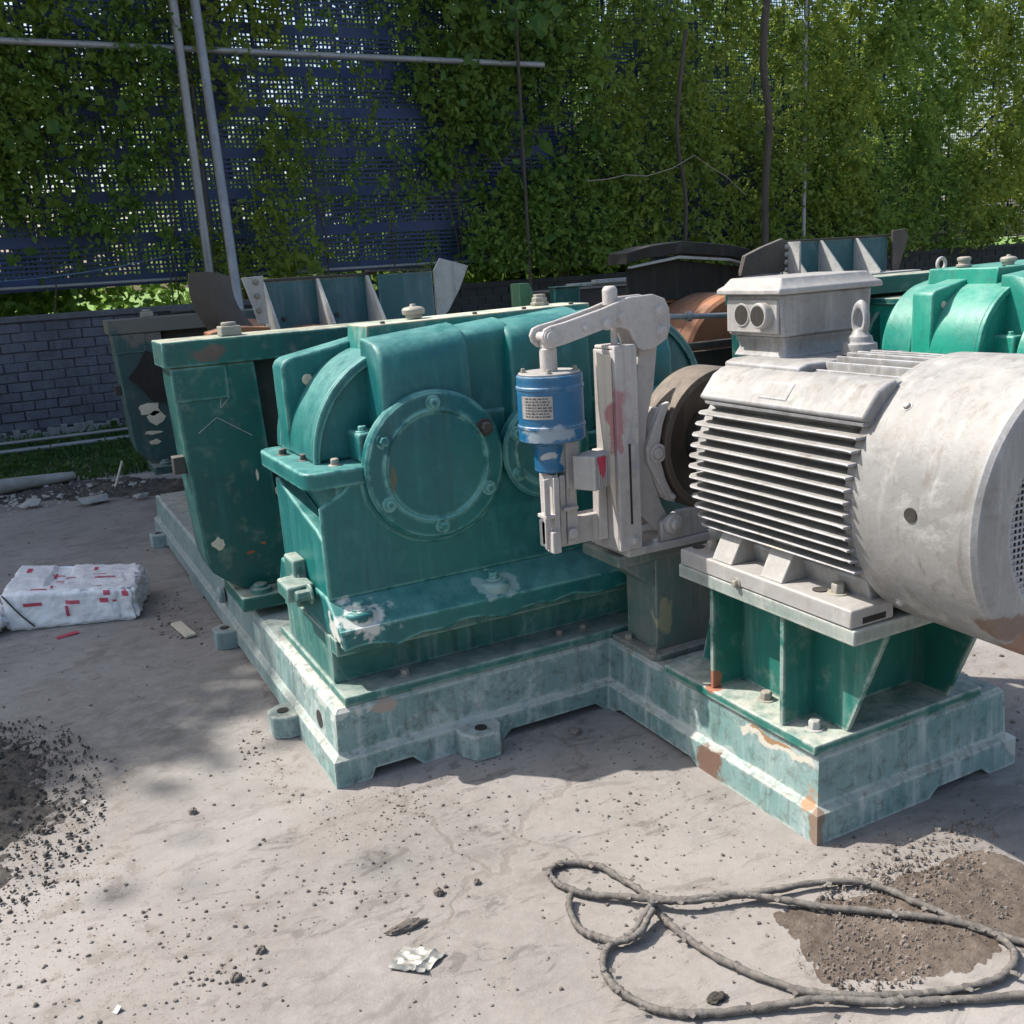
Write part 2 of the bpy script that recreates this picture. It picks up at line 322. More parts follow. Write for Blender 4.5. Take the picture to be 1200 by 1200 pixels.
# ------------------------------------------------------------------ gearbox
def arc(cx, cz, r, a0, a1, n): return [(cx + r*math.cos(rad(a0+(a1-a0)*k/n)), cz + r*math.sin(rad(a0+(a1-a0)*k/n))) for k in range(n+1)]
def make_gearbox(off, mat, label, full=True):
    g = thing('gearbox', label, 'gearbox', (.9+off[0], .45+off[1], .455+off[2]))
    ox, oy, oz = off
    T = Matrix.Translation(off)
    def put(name, mb, m, par=g, bevel=.006, smooth=38, label=None, seg=2):
        bmesh.ops.transform(mb.bm, matrix=T, verts=mb.bm.verts); return build(name, mb, m, par, bevel, smooth, label, seg=seg)
    # foot with a sloping top
    mb = MB(); mb.prism([(.052,.456),(.05,.50),(.062,.508),(.172,.585),(.55,.585),(.74,.585),(.80,.50),(.80,.456)], 'X', .08, 1.76)
    put('foot', mb, mat, bevel=.008, seg=3)
    for x in (.17, .66, 1.14, 1.6) if full else ():
        pd = put('bolt_pad', MB().lathe([(-.03,.062),(.035,.058),(.042,.05)], (x, .115, .50), (0,0,1), 20), mat, bevel=.004)
        put('foot_bolt', MB().bolt((x, .115, .545), (0,0,1), .020, .022), mat if x != 1.14 else BOLT, par=pd)
    # lower casing
    if full:
        q = random.Random(5); low = [(1.755-.045*k, .452 - max(0, .030*noise.noise(Vector((k*.35, 0, 2)))+.012+.006*q.random())) for k in range(38)]
        mb = MB(); mb.prism([(.0815,.502),(1.757,.502)] + low, 'Y', .0465, .09); put('foot_edge', mb, mat, bevel=.004)
    mb = MB(); mb.prism([(.150,.58),(1.70,.58),(1.70,.955),(.150,.955)], 'Y', .165, .74); mb.prism([(.086,.575),(1.69,.575),(1.69,.95),(.19,.95),(.165,.925),(.086,.885)], 'Y', .152, .1645)
    put('lower_casing', mb, mat, bevel=.005, seg=2)
    mb = MB(); mb.prism([(.166,.52),(.166,.775),(.22,.80),(.40,.835),(.66,.90),(.70,.90),(.70,.52)], 'X', .087, .149)
    put('side_rib', mb, mat, bevel=.006)
    # split flange with rounded corners
    def rr(x0, x1, y0, y1, r, n=6):
        P = []
        for cx, cy, a in ((x1-r, y0+r, -90), (x1-r, y1-r, 0), (x0+r, y1-r, 90), (x0+r, y0+r, 180)):
            P += [(cx + r*math.cos(rad(a+90*k/n)), cy + r*math.sin(rad(a+90*k/n))) for k in range(n+1)]
        return P
    mb = MB(); mb.prism(rr(.048, 1.76, .142, .76, .055), 'Z', .943, 1.0); put('split_flange', mb, mat, bevel=.006)
    for (x, y) in ((.123,.40),(.092,.56),(.178,.235)) if full else ():
        mb = MB(); mb.bolt((x, y, 1.0), (0,0,1), .015, .02); put('flange_bolt', mb, BOLT if y == .235 else DARK)
    # upper casing: quarter-round end rising to a flat top
    prof = [(.124,1.0)] + arc(.484, 1.003, .36, 180, 110, 14)[1:] + [(.43,1.357),(.60,1.385),(.86,1.408),(1.2,1.41)] + arc(1.36, 1.05, .35, 82, 0, 12) + [(1.71,1.0)]
    mb = MB(); mb.prism(prof, 'Y', .300, .60); put('upper_casing', mb, mat, bevel=.014, seg=3)
    # lip round the front edge
    def ringp(k): return [(.494 + (x-.494)*k if x < .494 else x, z if z <= 1.0 else z-(1-k)*.25) for x, z in prof]
    lip = MB(); A = prof; B = [(x + (.022 if x < .45 else (-.022 if x > 1.5 else 0)), z - (.022 if z > 1.02 else 0)) for x, z in prof]
    vsA = [[lip.bm.verts.new((p[0], y, p[1])) for p in A] for y in (.286, .306)]; vsB = [[lip.bm.verts.new((p[0], y, p[1])) for p in B] for y in (.286, .306)]
    for i in range(len(A)-1):
        lip.bm.faces.new((vsA[0][i], vsA[0][i+1], vsB[0][i+1], vsB[0][i])); lip.bm.faces.new((vsA[0][i], vsA[1][i], vsA[1][i+1], vsA[0][i+1]))
        lip.bm.faces.new((vsB[0][i], vsB[0][i+1], vsB[1][i+1], vsB[1][i]))
    put('casing_lip', lip, mat, bevel=.004)
    # bulges over the bearings
    def bulge(x0, x1, zt, dyo=.0):
        mb = MB(); bm = mb.bm; rows = []
        side = [(.152,1.0),(.150,1.15),(.153,1.25),(.159,zt-.085),(.168,zt-.055),(.184,zt-.030),(.210,zt-.012),(.26,zt),(.336,zt+.006)]
        side = [(min(y+dyo*(1-max(0,(z-zt+.09))/.1), .336), z) for y, z in side]
        nx = 8
        for (y, z) in side:
            k = (z-1.0)/(zt-1.0); a = x0 + .012*k; b = x1; r = .018
            xs = [a, a+r*.15, a+r*.5, a+r] + [a + (b-a)*j/4 for j in (1,2,3)] + [b-r, b-r*.5, b-r*.15, b]
            dy = [r, r*.55, r*.15, 0, 0, 0, 0, 0, r*.15, r*.55, r]
            tilt = (b-a)*.085
            rows.append([bm.verts.new((x, min(y+d_, .338), z + ((x-a)/(b-a)-.5)*tilt*max(0, (k-.6)/.4))) for x, d_ in zip(xs, dy)])
        for A_, B_ in zip(rows, rows[1:]):
            for k in range(len(A_)-1): bm.faces.new((A_[k], A_[k+1], B_[k+1], B_[k]))
        for e in (0, -1):
            c = [r_[e] for r_ in rows]; bk = bm.verts.new((c[0].co.x, .338, 1.0)); bm.faces.new([bk]+c)
        bmesh.ops.subdivide_edges(bm, edges=[], cuts=1)
        put('bearing_housing', mb, mat, bevel=0, smooth=50)
    bulge(.325, .652, 1.396); bulge(.792, 1.12, 1.415); bulge(1.22, 1.47, 1.345); bulge(.60, .83, 1.404, .045); bulge(1.08, 1.26, 1.41, .045)
    # bolt bosses
    for x0, x1, z in ((.235,.33,1.105),(.655,.79,1.128),(1.10,1.22,1.12)):
        mb = MB(); mb.box(x0+.015, x1-.004, .185, .336, 1.0, z-.006); b_ = put('bolt_boss', mb, mat, bevel=.012, seg=3)
        mb = MB(); mb.bolt(((x0+x1)/2+(-.005 if x0 < .3 else 0), .225, z-.006), (0,0,1), .015, .016); put('bolt', mb, mat, par=b_, bevel=.002)
    # bearing covers
    for cx, cz, ro, ri, nb in ((.487,.972,.247,.178,6),(.905,.968,.172,.118,6)):
        mb = MB(); y = .152
        mb.lathe([(-.01,ro),(.026,ro),(.036,ro-.01),(.037,ri+.012),(.043,ri+.006),(.040,ri),(.033,ri-.004),(.031,ri*.6),(.031,0.001)], (cx, y, cz), (0,-1,0), 64)
        c_ = put('bearing_cover', mb, mat, bevel=0, smooth=30)
        for k in range(nb):
            a = rad(90 + k*360/nb); rb = (ro+ri)/2 - .006
            mb = MB(); dk = (k == 5 and ro > .2); mb.bolt((cx+rb*math.cos(a), y-.037, cz+rb*math.sin(a)), (0,-1,0), .0175 if not dk else .021, .016 if not dk else .024)
            put('cover_bolt', mb, DARK if dk else mat, par=c_, bevel=.0015)
    # boss below covers
    mb = MB(); mb.prism(arc(.487,.972,.27,200,340,14)+[(.75,.99),(.22,.99)], 'Y', .146, .2); put('bearing_boss', mb, mat, bevel=.008)
    # lifting lug plate with hole
    mb = MB(); mb.prism([(.124,1.0),(.124,1.298),(.135,1.318),(.155,1.328),(.42,1.378),(.5,1.378),(.5,1.0)], 'Y', .573, .70); lg = put('lifting_lug', mb, mat, bevel=.008)
    mb = MB(); mb.lathe([(-.01,.020),(.0045,.020)], (.212,.573,1.25), (0,-1,0), 18); put('lug_hole', mb, CREAMM, par=lg)
    mb = MB(); mb.prism([(.45,1.0),(.50,1.0),(.573,1.035),(.573,1.0)], 'X', .118, .15); 
    mb = MB(); mb.prism(prof, 'Y', .701,   .765 if full else .90); put('rear_casing', mb, mat, bevel=.01)
    # inspection cover plate
    mb = MB(); mb.prism([(.375,1.33),(1.27,1.33),(1.27,1.437),(.385,1.425)], 'Y', .395, .60 if full else .82); ip = put('inspection_cover', mb, mat if not full else TEALTOP, bevel=.005)
    mb = MB(); mb.lathe([(0,.03),(.012,.03),(.014,.04),(.03,.042),(.038,.034),(.042,.012),(.05,.01)], (.60,.5,1.431), (0,0,1), 12); put('breather_cap', mb, BOLT, par=ip, bevel=.002)
    mb = MB(); mb.lathe([(0,.036),(.012,.036),(.012,.03),(.03,.03),(.03,.024),(.042,.024)], (1.13,.53,1.436), (0,0,1), 6); put('plug', mb, BOLT, par=ip, bevel=.002)
    for x in (.45,.8,1.0,1.2):
        mb = MB(); mb.bolt((x,.415,1.4255+(x-.38)*.0135), (0,0,1), .009, .008, False); put('cover_screw', mb, DARK, par=ip)
    return g, put
TEALTOP = paint('dusty_teal_cover', (.012, .2, .17), (.012, .15, .13), wear=(.35, .25, .15), wear_amt=.7, chalk=(.3, .42, .38), chalk_amt=.3, dust_amt=1.0, dust=(.58,.54,.42), rough=.5)
G1, put1 = make_gearbox((0,0,0), TEAL, 'large dark teal gearbox with round bolted covers behind the blue brake cylinder')
# jacking block on the side of the gearbox foot
mb = MB(); mb.box(-.012,.082,.30,.44,.545,.60); mb.box(.04,.088,.40,.52,.49,.66); j = put1('side_bracket', mb, PED, bevel=.008)
for y, z in ((.42,.585),(.27,.575)):
    mb = MB(); mb.lathe([(0,.034),(.008,.034)], (.06, y, z), (-1,0,0), 18); mb.lathe([(0,.02),(.045,.02),(.048,.016)], (.055, y, z), (-1,0,0), 8); put1('clamp_bolt', mb, PED, par=j, bevel=.002)

# ------------------------------------------------------------------ brake pillar
pil = thing('brake_pillar', 'stained grey-green steel pillar under the brake, between gearbox and motor', 'pedestal', (1.3, -.1, .25))
mb = MB(); mb.prism([(1.075,-.225),(1.10,-.245),(1.42,-.245),(1.42,.02),(1.075,.02)], 'Z', .2515, .272); build('foot_plate', mb, PILLAR, pil, bevel=.004)
mb = MB(); mb.box(1.118,1.40,-.20,-.02,.272,.60); build('column', mb, PILLAR, pil, bevel=.004)
mb = MB(); mb.prism([(.985,.60),(1.117,.60),(1.117,.50)], 'Y', -.196, -.02); build('gusset', mb, PILLAR, pil, bevel=.003)
mb = MB(); mb.box(.965,1.45,-.21,.02,.6005,.638); build('top_plate', mb, PILLAR, pil, bevel=.006)
for p in ((1.09,-.215,.272),(1.095,-.06,.272)): build('bolt', MB().bolt(p,(0,0,1),.015,.016), BOLT, pil)

# ------------------------------------------------------------------ brake
br = thing('drum_brake', 'pale grey lever drum brake with blue thruster cylinder standing before the teal gearbox', 'brake', (1.05, -.15, .64))
def bp(name, mb, m=None, par=br, bevel=.004, **k): return build(name, mb, m or BRAKE, par, bevel, **k)
mb = MB(); mb.box(.99,1.52,-.235,.0,.6395,.666); bp('base_plate', mb)
mb = MB(); mb.box(.735,1.0,-.165,-.10,.70,.79); bp('thruster_bracket', mb)
# spring box: welded U of two plates plus open back
mb = MB(); mb.box(.955,1.038,-.245,-.232,.668,1.325); mb.box(1.026,1.038,-.2318,-.12,.668,1.322); mb.box(.955,.967,-.2318,-.12,.668,1.318)
sb = bp('spring_tube', mb, bevel=.003)
mb = MB(); mb.prism([(.9535,1.30),(.9535,.79),(.94,.86),(.916,1.0),(.902,1.15),(.897,1.322),(.915,1.312)], 'Y', -.232, -.222, M=None); bp('bent_guard_plate', mb, GCREAM, label='curved cream guard plate with red spray on its edge')
mb = MB(); mb.box(.893,.9555,-.215,-.125,.79,1.318); 
mb.bm.free(); mb = MB(); mb.prism([(.925,1.0),(.954,1.0),(.954,.70),(.918,.70)], 'Y', -.175, -.135); bp('rear_web', mb)
mb = MB(); mb.box(.957,1.036,-.243,-.125,1.319,1.331); bp('tube_cap', mb, par=sb)
mb = MB(); mb.box(.996,1.0025,-.2478,-.2445,.755,1.02); bp('slot', mb, BLACKH, par=sb, bevel=0)
mb = MB(); mb.bolt((1.005,-.245,.70),(0,-1,0),.011,.012); bp('tube_bolt', mb, BRAKE, par=sb, bevel=.001)
mb = MB(); mb.cyl((.995,-.185,1.32),(.995,-.185,1.505),.011,seg=14); mb.lathe([(0,.024),(.05,.024),(.06,.016)], (.985,-.185,1.452), (0,0,1), 16); bp('spring_rod', mb)
# top lever: two parallel plates
lev = [(.742,1.343),(.722,1.36),(.716,1.382),(.726,1.402),(.748,1.410),(.80,1.418),(.93,1.447),(1.03,1.475),(1.12,1.478),(1.165,1.462),(1.182,1.43),(1.186,1.375),(1.172,1.335),(1.12,1.308),(1.075,1.305),(1.055,1.318),(1.03,1.372),(1.0,1.385),(.94,1.385),(.80,1.352)]
for y in (-.225,-.15): 
    mb = MB(); mb.prism(lev, 'Y', y, y+.014); bp('lever_plate', mb)
for x, z, r in ((.745,1.377,.021),(1.145,1.425,.018),(1.15,1.36,.018),(.945,1.40,.017),(1.0,1.415,.016),(.865,1.395,.010)):
    mb = MB(); mb.lathe([(0,r*1.15),(.004,r*1.15),(.004,r*.85),(.010,r*.8),(.012,r*.5)], (x,-.2245,z), (0,-1,0), 16); mb.cyl((x,-.224,z),(x,-.13,z),r*.7,seg=10); bp('pivot_pin', mb, bevel=0)
# brake arms (this side and the far side of the drum)
def arm(sg):
    f = lambda x: 1.4 + sg*(1.4-x)
    pts = [(1.085,1.315),(1.155,1.315),(1.137,1.18),(1.108,1.08),(1.10,1.0),(1.11,.93),(1.13,.86),(1.16,.78),(1.19,.73),(1.17,.69),(1.13,.70),(1.07,.76),(1.045,.85),(1.048,.96),(1.052,1.09),(1.068,1.2)]
    mb = MB(); mb.prism([(f(x),z) for x, z in pts], 'Y', -.192, -.177); mb.prism([(f(x),z) for x, z in pts], 'Y', -.085, -.07); mb.box(min(f(1.045),f(1.055)), max(f(1.045),f(1.055)), -.1765,-.0855,1.0,1.30)
    bp('brake_arm', mb)
arm(1); arm(-1)
def shoe(sg):
    cx, cz = 1.4, .972; A0, A1 = (148, 218) if sg > 0 else (-38, 32)
    o = arc(cx, cz, .292, A0+3, A1-3, 14); i = arc(cx, cz, .249, A0, A1, 16)
    mb = MB(); mb.prism(o + i[::-1], 'Y', -.20, -.05); s_ = bp('brake_shoe', mb)
    if sg > 0:
        tri = [(1.135-.055,.985),(1.135-.05,.945),(1.20,.83),(1.225,.80),(1.215,.765),(1.165,.80),(1.148,.96)]
        mb = MB(); mb.prism([(1.088,.99),(1.09,.945),(1.165,.80),(1.20,.79),(1.16,.88),(1.135,.97),(1.155,1.06),(1.185,1.13),(1.15,1.12)], 'Y', -.214, -.19); bp('shoe_web', mb, par=s_)
        mb = MB(); mb.lathe([(0,.032),(.006,.032),(.007,.023),(.004,.022),(.004,.019),(.010,.018),(.012,.012)], (1.128,-.214,.967), (0,-1,0), 22); bp('shoe_pin', mb, par=s_, bevel=0)
        mb = MB(); mb.bolt((1.183,-.214,.812),(0,-1,0),.008,.01); bp('shoe_bolt', mb, par=s_, bevel=0)
shoe(1); shoe(-1)
mb = MB(); mb.lathe([(0,.035),(.02,.035),(.026,.028),(.026,.016),(.036,.014)], (1.17,-.226,.725), (0,-1,0), 20); mb.prism([(1.13,.666),(1.40,.666),(1.40,.76),(1.2,.765),(1.13,.73)], 'Y', -.224, -.205); bp('pivot_bracket', mb)
mb = MB(); mb.bolt((1.11,-.215,.666),(0,0,1),.014,.014); bp('plate_bolt', mb)
# thruster
cx_, cy_ = .766, -.165
mb = MB(); mb.lathe([(0,.099),(.004,.104),(.040,.104),(.043,.1065),(.050,.1065),(.053,.103),(.160,.103),(.163,.106),(.170,.106),(.173,.103),(.202,.103),(.205,.098)], (cx_,cy_,1.058), (0,0,1), 40); th = bp('thruster_cylinder', mb, BLUE, bevel=0, smooth=28)
mb = MB(); mb.lathe([(0,.096),(.006,.096)], (cx_,cy_,1.2632), (0,0,1), 36); bp('cylinder_lid', mb, LIGHTM, par=th, bevel=.002)
mb = MB(); mb.prism([(-.105,0)]+[(-.1045*math.cos(rad(a)), 0) for a in ()]+[(.1,0),(.1,.1),(-.1,.1)], 'Z', 0, .001) if False else None
# label sheet curved round the cylinder
lab = MB(); r_ = .1045; rows = []
for z in (1.135, 1.205): rows.append([lab.bm.verts.new((cx_+r_*math.cos(rad(a)), cy_+r_*math.sin(rad(a)), z)) for a in range(184, 246, 5)])
for k in range(len(rows[0])-1): lab.bm.faces.new((rows[0][k], rows[0][k+1], rows[1][k+1], rows[1][k]))
lb = bp('label_plate', lab, LIGHTM, par=th, bevel=0, label='worn pale label with rows of small print')
lt = MB()
for z in (1.142,1.151,1.160,1.169,1.178,1.187,1.196):
    a = 194
    while a < 238:
        w = R.choice((3,5,7)); r2 = .1053
        vs = [(a,z),(a+w,z),(a+w,z+.004),(a,z+.004)]
        lt.bm.faces.new([lt.bm.verts.new((cx_+r2*math.cos(rad(q)), cy_+r2*math.sin(rad(q)), zz)) for q, zz in vs]); a += w+2
bp('label_print', lt, DARK, par=lb, bevel=0)
for a in (60, 150, 240, 330): bp('lid_bolt', MB().bolt((cx_+.08*math.cos(rad(a)), cy_+.08*math.sin(rad(a)), 1.269), (0,0,1), .007, .01), BOLT, par=th, bevel=0)
mb = MB(); mb.lathe([(0,.027),(.07,.027),(.072,.024),(.115,.024)], (cx_,cy_,1.268), (0,0,1), 18); mb.prism([(.742,1.36),(.742,1.38),(.752,1.398),(.77,1.398),(.785,1.38),(.785,1.36)], 'Y', -.195, -.17); bp('thruster_rod', mb, bevel=.001)
mb = MB(); mb.lathe([(0,.046),(.006,.05),(.085,.05),(.09,.056),(.10,.056)], (cx_-.012,cy_,.958), (0,0,1), 28); bp('thruster_neck', mb, BLUE, bevel=0, smooth=30)
mb = MB(); mb.box(cx_+.025,cx_+.075,-.20,-.13,.90,1.05); bp('neck_flange', mb)
mb = MB(); M_ = Matrix.Translation((.85,-.255,.958)) @ Matrix.Rotation(rad(28), 4, 'Z'); mb.box(-.048,.048,-.04,.04,-.054,.054, M=M_); jb = bp('connection_box', mb, LIGHTM, label='small white box with a red spray mark')
mb = MB(); mb.prism([(-.034,.05),(.016,.046),(.010,.0),(-.004,-.022),(-.018,-.006),(-.028,.01)], 'Y', -.0435, -.0405, M=M_); bp('red_mark', mb, REDSP, par=jb, bevel=0)
for k in range(5):
    mb = MB(); mb.box(-.03+.015*k,-.027+.015*k,-.0425,-.0405,-.045,.03, M=M_); bp('grey_scratch', mb, DARK if False else BRAKE, par=jb, bevel=0)
mb = MB()
for x in (.708,.742,.775,.812): mb.plate((x,-.215+.02*(x > .76),.945),(x+.004,-.2+.02*(x > .76),.715),.02,.008,(1,0,0))
for x0, x1, z in ((.70,.75,.815),(.77,.82,.83)): mb.box(x0,x1,-.215,-.16,z,z+.012)
mb.box(.735,.758,-.20,-.12,.71,.95); mb.box(.792,.83,-.19,-.13,.71,.93)
bp('thruster_leg', mb, bevel=.002)
bp('leg_clip', MB().box(.712,.742,-.232,-.19,.705,.775), bevel=.003); bp('leg_pin', MB().lathe([(0,.017),(.012,.017)], (.80,-.20,.752), (0,-1,0), 16), bevel=.003)

# brake drum / coupling
dr = thing('brake_drum', 'brown-grey steel brake drum on the shaft between brake shoe and finned motor', 'brake drum', (1.4, -.17, .972))
mb = MB(); mb.lathe([(-.16,.08),(-.16,.247),(.0,.247),(.0,.225),(.05-.08,.215),(-.08,.2),(-.08,.1),(-.08,.001)], (1.4,-.225,.972), (0,-1,0), 72, cap=False); build('rim', mb, DRUM, dr, bevel=.002, smooth=30)
mb = MB(); mb.lathe([(0,.11),(.05,.11),(.07,.095),(.10,.09)], (1.4,-.15,.972), (0,-1,0), 40); build('hub', mb, DARK, dr, bevel=.003)
mb = MB(); mb.cyl((1.4,-.49,.972),(1.4,.16,.972),.045,seg=24); build('shaft', mb, DARK, dr)
mb = MB(); mb.lathe([(0,.16),(.05,.16),(.055,.15)], (1.4,.155,.972), (0,-1,0), 48); build('oil_seal_cover', mb, TEAL, G1)
# ------------------------------------------------------------------ motor stand
st = thing('motor_stand', 'ribbed dark green steel stand under the grey motor', 'motor stand', (1.38, -.7, .25))
mb = MB(); mb.box(1.052,1.72,-1.015,-.33,.2515,.281); build('base_plate', mb, STAND, st, bevel=.004)
mb = MB(); mb.box(1.052,1.75,-1.142,-.42,.612,.654); build('top_plate', mb, PLATE, st, bevel=.004)
for y in (-.568,-.875): 
    mb = MB(); mb.box(1.066,1.72,y,y+.014,.2815,.6115); build('cross_rib', mb, STAND, st, bevel=.002)
for x in (1.185, 1.584):
    mb = MB(); mb.prism([(-1.0,.2815),(-.36,.2815),(-.45,.6115),(-1.13,.6115)], 'X', x, x+.014); build('side_web', mb, STAND, st, bevel=.002)
mb = MB(); mb.box(1.2,1.583,-.72,-.706,.2815,.6115); build('inner_rib', mb, STAND, st)
for x, y in ((1.145,-.718),(1.128,-.935)):
    mb = MB(); mb.bolt((x,y,.281),(0,0,1),.018,.024); build('bolt', mb, BOLT if y > -.8 else GUS, st, bevel=.002)

# ------------------------------------------------------------------ motor
mo = thing('electric_motor', 'big grey finned electric motor with round fan cowl and terminal box on top', 'electric motor', (1.4, -.8, .655))
def mp(name, mb, m=None, par=mo, bevel=.004, **k): return build(name, mb, m or MOTOR, par, bevel, **k)
mx, mz = 1.4, .972
mb = MB(); mb.cyl((mx,-.47,mz),(mx,-1.14,mz),.292,seg=64); mp('stator_housing', mb, bevel=0)
mb = MB(); mb.lathe([(-.03,.12),(-.03,.25),(.0,.30),(.045,.305),(.05,.29)], (mx,-.455,mz), (0,-1,0), 56); mp('end_shield', mb, bevel=0, smooth=30)
nf = 13; y0, y1 = -.487, -1.118
for sg in (-1, 1):
    for k in range(nf):
        z = mz + .196 - k*.372/(nf-1); zz = z - mz
        rt_ = .368; xo = math.sqrt(max(rt_**2 - zz**2, .01)); xi = math.sqrt(max(.285**2 - zz**2, .01))
        xo = xo if k else xo-.006
        t_ = .0031; pts = [(mx+sg*xi, z-t_*1.5), (mx+sg*xo, z-t_), (mx+sg*(xo+.003), z), (mx+sg*xo, z+t_), (mx+sg*xi, z+t_*1.5)]
        if k in (0,): pts = [(mx+sg*xi, z-.005), (mx+sg*xo, z-.004), (mx+sg*(xo+.003), z+.004), (mx+sg*xi, z+.014)]
        f = MB(); bm = f.bm; ys = [y0 + .004*R.random(), y0-.012, y0-.03, -.8, y1+.03, y1+.01, y1]
        rings = []
        for q, y in enumerate(ys):
            pull = {0: .022, 1: .006, 2: -.004}.get(q, 0) + (0.004*R.random())
            if q == 6: pull = -.004
            rings.append([bm.verts.new((px - sg*pull*(1 if abs(px-mx) > xi+.01 else 0), y, pz)) for px, pz in pts])
        n = len(pts)
        for A, B in zip(rings, rings[1:]):
            for i in range(n): bm.faces.new((A[i], A[(i+1)%n], B[(i+1)%n], B[i]))
        bm.faces.new(rings[0][::-1]); bm.faces.new(rings[-1])
        mp('cooling_fin', f, bevel=0, smooth=30)
# sloping shoulders and top saddle
sh = [(1.10,1.172),(1.083,1.182),(1.135,1.246),(1.165,1.262),(1.20,1.268),(1.20,1.10)]
mp('shoulder', MB().prism(sh, 'Y', -.492, -1.122), bevel=.008); mp('shoulder', MB().prism([(2*mx-x, z) for x, z in sh], 'Y', -.492, -1.122), bevel=.008)
mb = MB(); mb.prism([(1.185,1.20),(1.185,1.276),(1.215,1.285),(1.585,1.285),(1.615,1.276),(1.615,1.20)], 'Y', -.488, -.80); mp('saddle', mb, bevel=.006)
for k in range(11):
    x = 1.205 + .039*k; zt = mz + math.sqrt(.345**2-(x-mx)**2)-.012
    mb = MB(); mb.box(x-.0045, x+.0045, -.802, -1.122, 1.2, min(zt, 1.302)); mp('top_fin', mb, bevel=.002)
mb = MB(); mb.box(1.202,1.60,-.801,-1.118,1.2,1.262); mp('top_web', mb)
mb = MB(); M_ = Matrix.Translation((1.124,-.80,1.226)) @ Matrix.Rotation(rad(51), 4, 'Y'); mb.box(-.007,.007,-.055,.055,-.028,.03, M=Matrix.Translation((1.118,-.79,1.218)) @ Matrix.Rotation(rad(39), 4, 'Y')); mp('nameplate_pad', mb)
# terminal box
tb = MB(); bm = tb.bm
lv = [(1.275,-.425,1.575,-.635,1.283),(1.285,-.43,1.575,-.635,1.30),(1.268,-.425,1.575,-.64,1.345)]
def boxring(bm, x0, ya, x1, yb, z): return [bm.verts.new(p) for p in ((x0,ya,z),(x0,yb,z),(x1,yb,z),(x1,ya,z))]
rg = [boxring(bm, *q) for q in ((1.275,-.42,1.59,-.645,1.283),(1.29,-.43,1.58,-.63,1.31),(1.285,-.425,1.582,-.632,1.345))]
for A, B in zip(rg, rg[1:]):
    for i in range(4): bm.faces.new((A[i], A[(i+1)%4], B[(i+1)%4], B[i]))
bm.faces.new(rg[0][::-1]); bm.faces.new(rg[-1]); mp('box_neck', tb, bevel=.005)
tb = MB(); tb.prism([(1.262,1.3455),(1.600,1.3455),(1.608,1.466),(1.254,1.466)], 'Y', -.415, -.652); box_ = mp('terminal_box', tb, bevel=.007)
tb = MB(); bm = tb.bm; rg = [boxring(bm, *q) for q in ((1.228,-.40,1.628,-.675,1.4665),(1.228,-.40,1.628,-.675,1.482),(1.245,-.412,1.612,-.66,1.492),(1.262,-.425,1.597,-.645,1.513))]
for A, B in zip(rg, rg[1:]):
    for i in range(4): bm.faces.new((A[i], A[(i+1)%4], B[(i+1)%4], B[i]))
bm.faces.new(rg[0][::-1]); bm.faces.new(rg[-1]); mp('box_lid', tb, LIGHTM, par=box_, bevel=.004)
tb = MB(); tb.box(1.247,1.2595,-.425,-.643,1.356,1.452); gp = mp('gland_plate', tb, BOLTC if 'BOLTC' in globals() else CREAMM if False else LIGHTM, par=box_, bevel=.004)
for y in (-.495, -.592):
    tb = MB()
    tb.lathe([(0,.034),(.004,.034)] if y > -.5 else [(0,.037),(.010,.037),(.024,.037),(.028,.034)], (1.2475,y,1.408), (-1,0,0), 28); gl = mp('cable_gland', tb, LIGHTM, par=gp, bevel=.001)
    tb = MB(); d0 = .0048 if y > -.5 else .0286; tb.lathe([(d0-.002,.029),(d0,.029)], (1.2475,y,1.408), (-1,0,0), 24); build('cable_hole', tb, BLACKH, box_)
# lifting eye
tb = MB(); tb.lathe([(0,.05),(.03,.046),(.034,.036),(.05,.032),(.056,.024),(.07,.018)], (1.445,-.765,1.288), (0,0,1), 24)
ring = []
mp('eye_base', tb, bevel=.001, smooth=30)
def torus(c, R0, r0, ax, sx=1.0, sz=1.0, n=28, m_=10):
    b = MB(); rings = []
    for i in range(n):
        a = 2*math.pi*i/n; rr = []
        for k in range(m_):
            q = 2*math.pi*k/m_; rad_ = R0 + r0*math.cos(q)
            if ax == 'X': p = (c[0] + r0*math.sin(q), c[1] + rad_*math.cos(a)*sx, c[2] + rad_*math.sin(a)*sz)
            else: p = (c[0] + rad_*math.cos(a)*sx, c[1] + r0*math.sin(q), c[2] + rad_*math.sin(a)*sz)
            rr.append(b.bm.verts.new(p))
        rings.append(rr)
    for i in range(n):
        A, B = rings[i], rings[(i+1)%n]
        for k in range(m_): b.bm.faces.new((A[k], A[(k+1)%m_], B[(k+1)%m_], B[k]))
    return b
mp('lifting_eye', torus((1.445,-.765,1.385), .030, .0115, 'X', .72, 1.3), bevel=0)
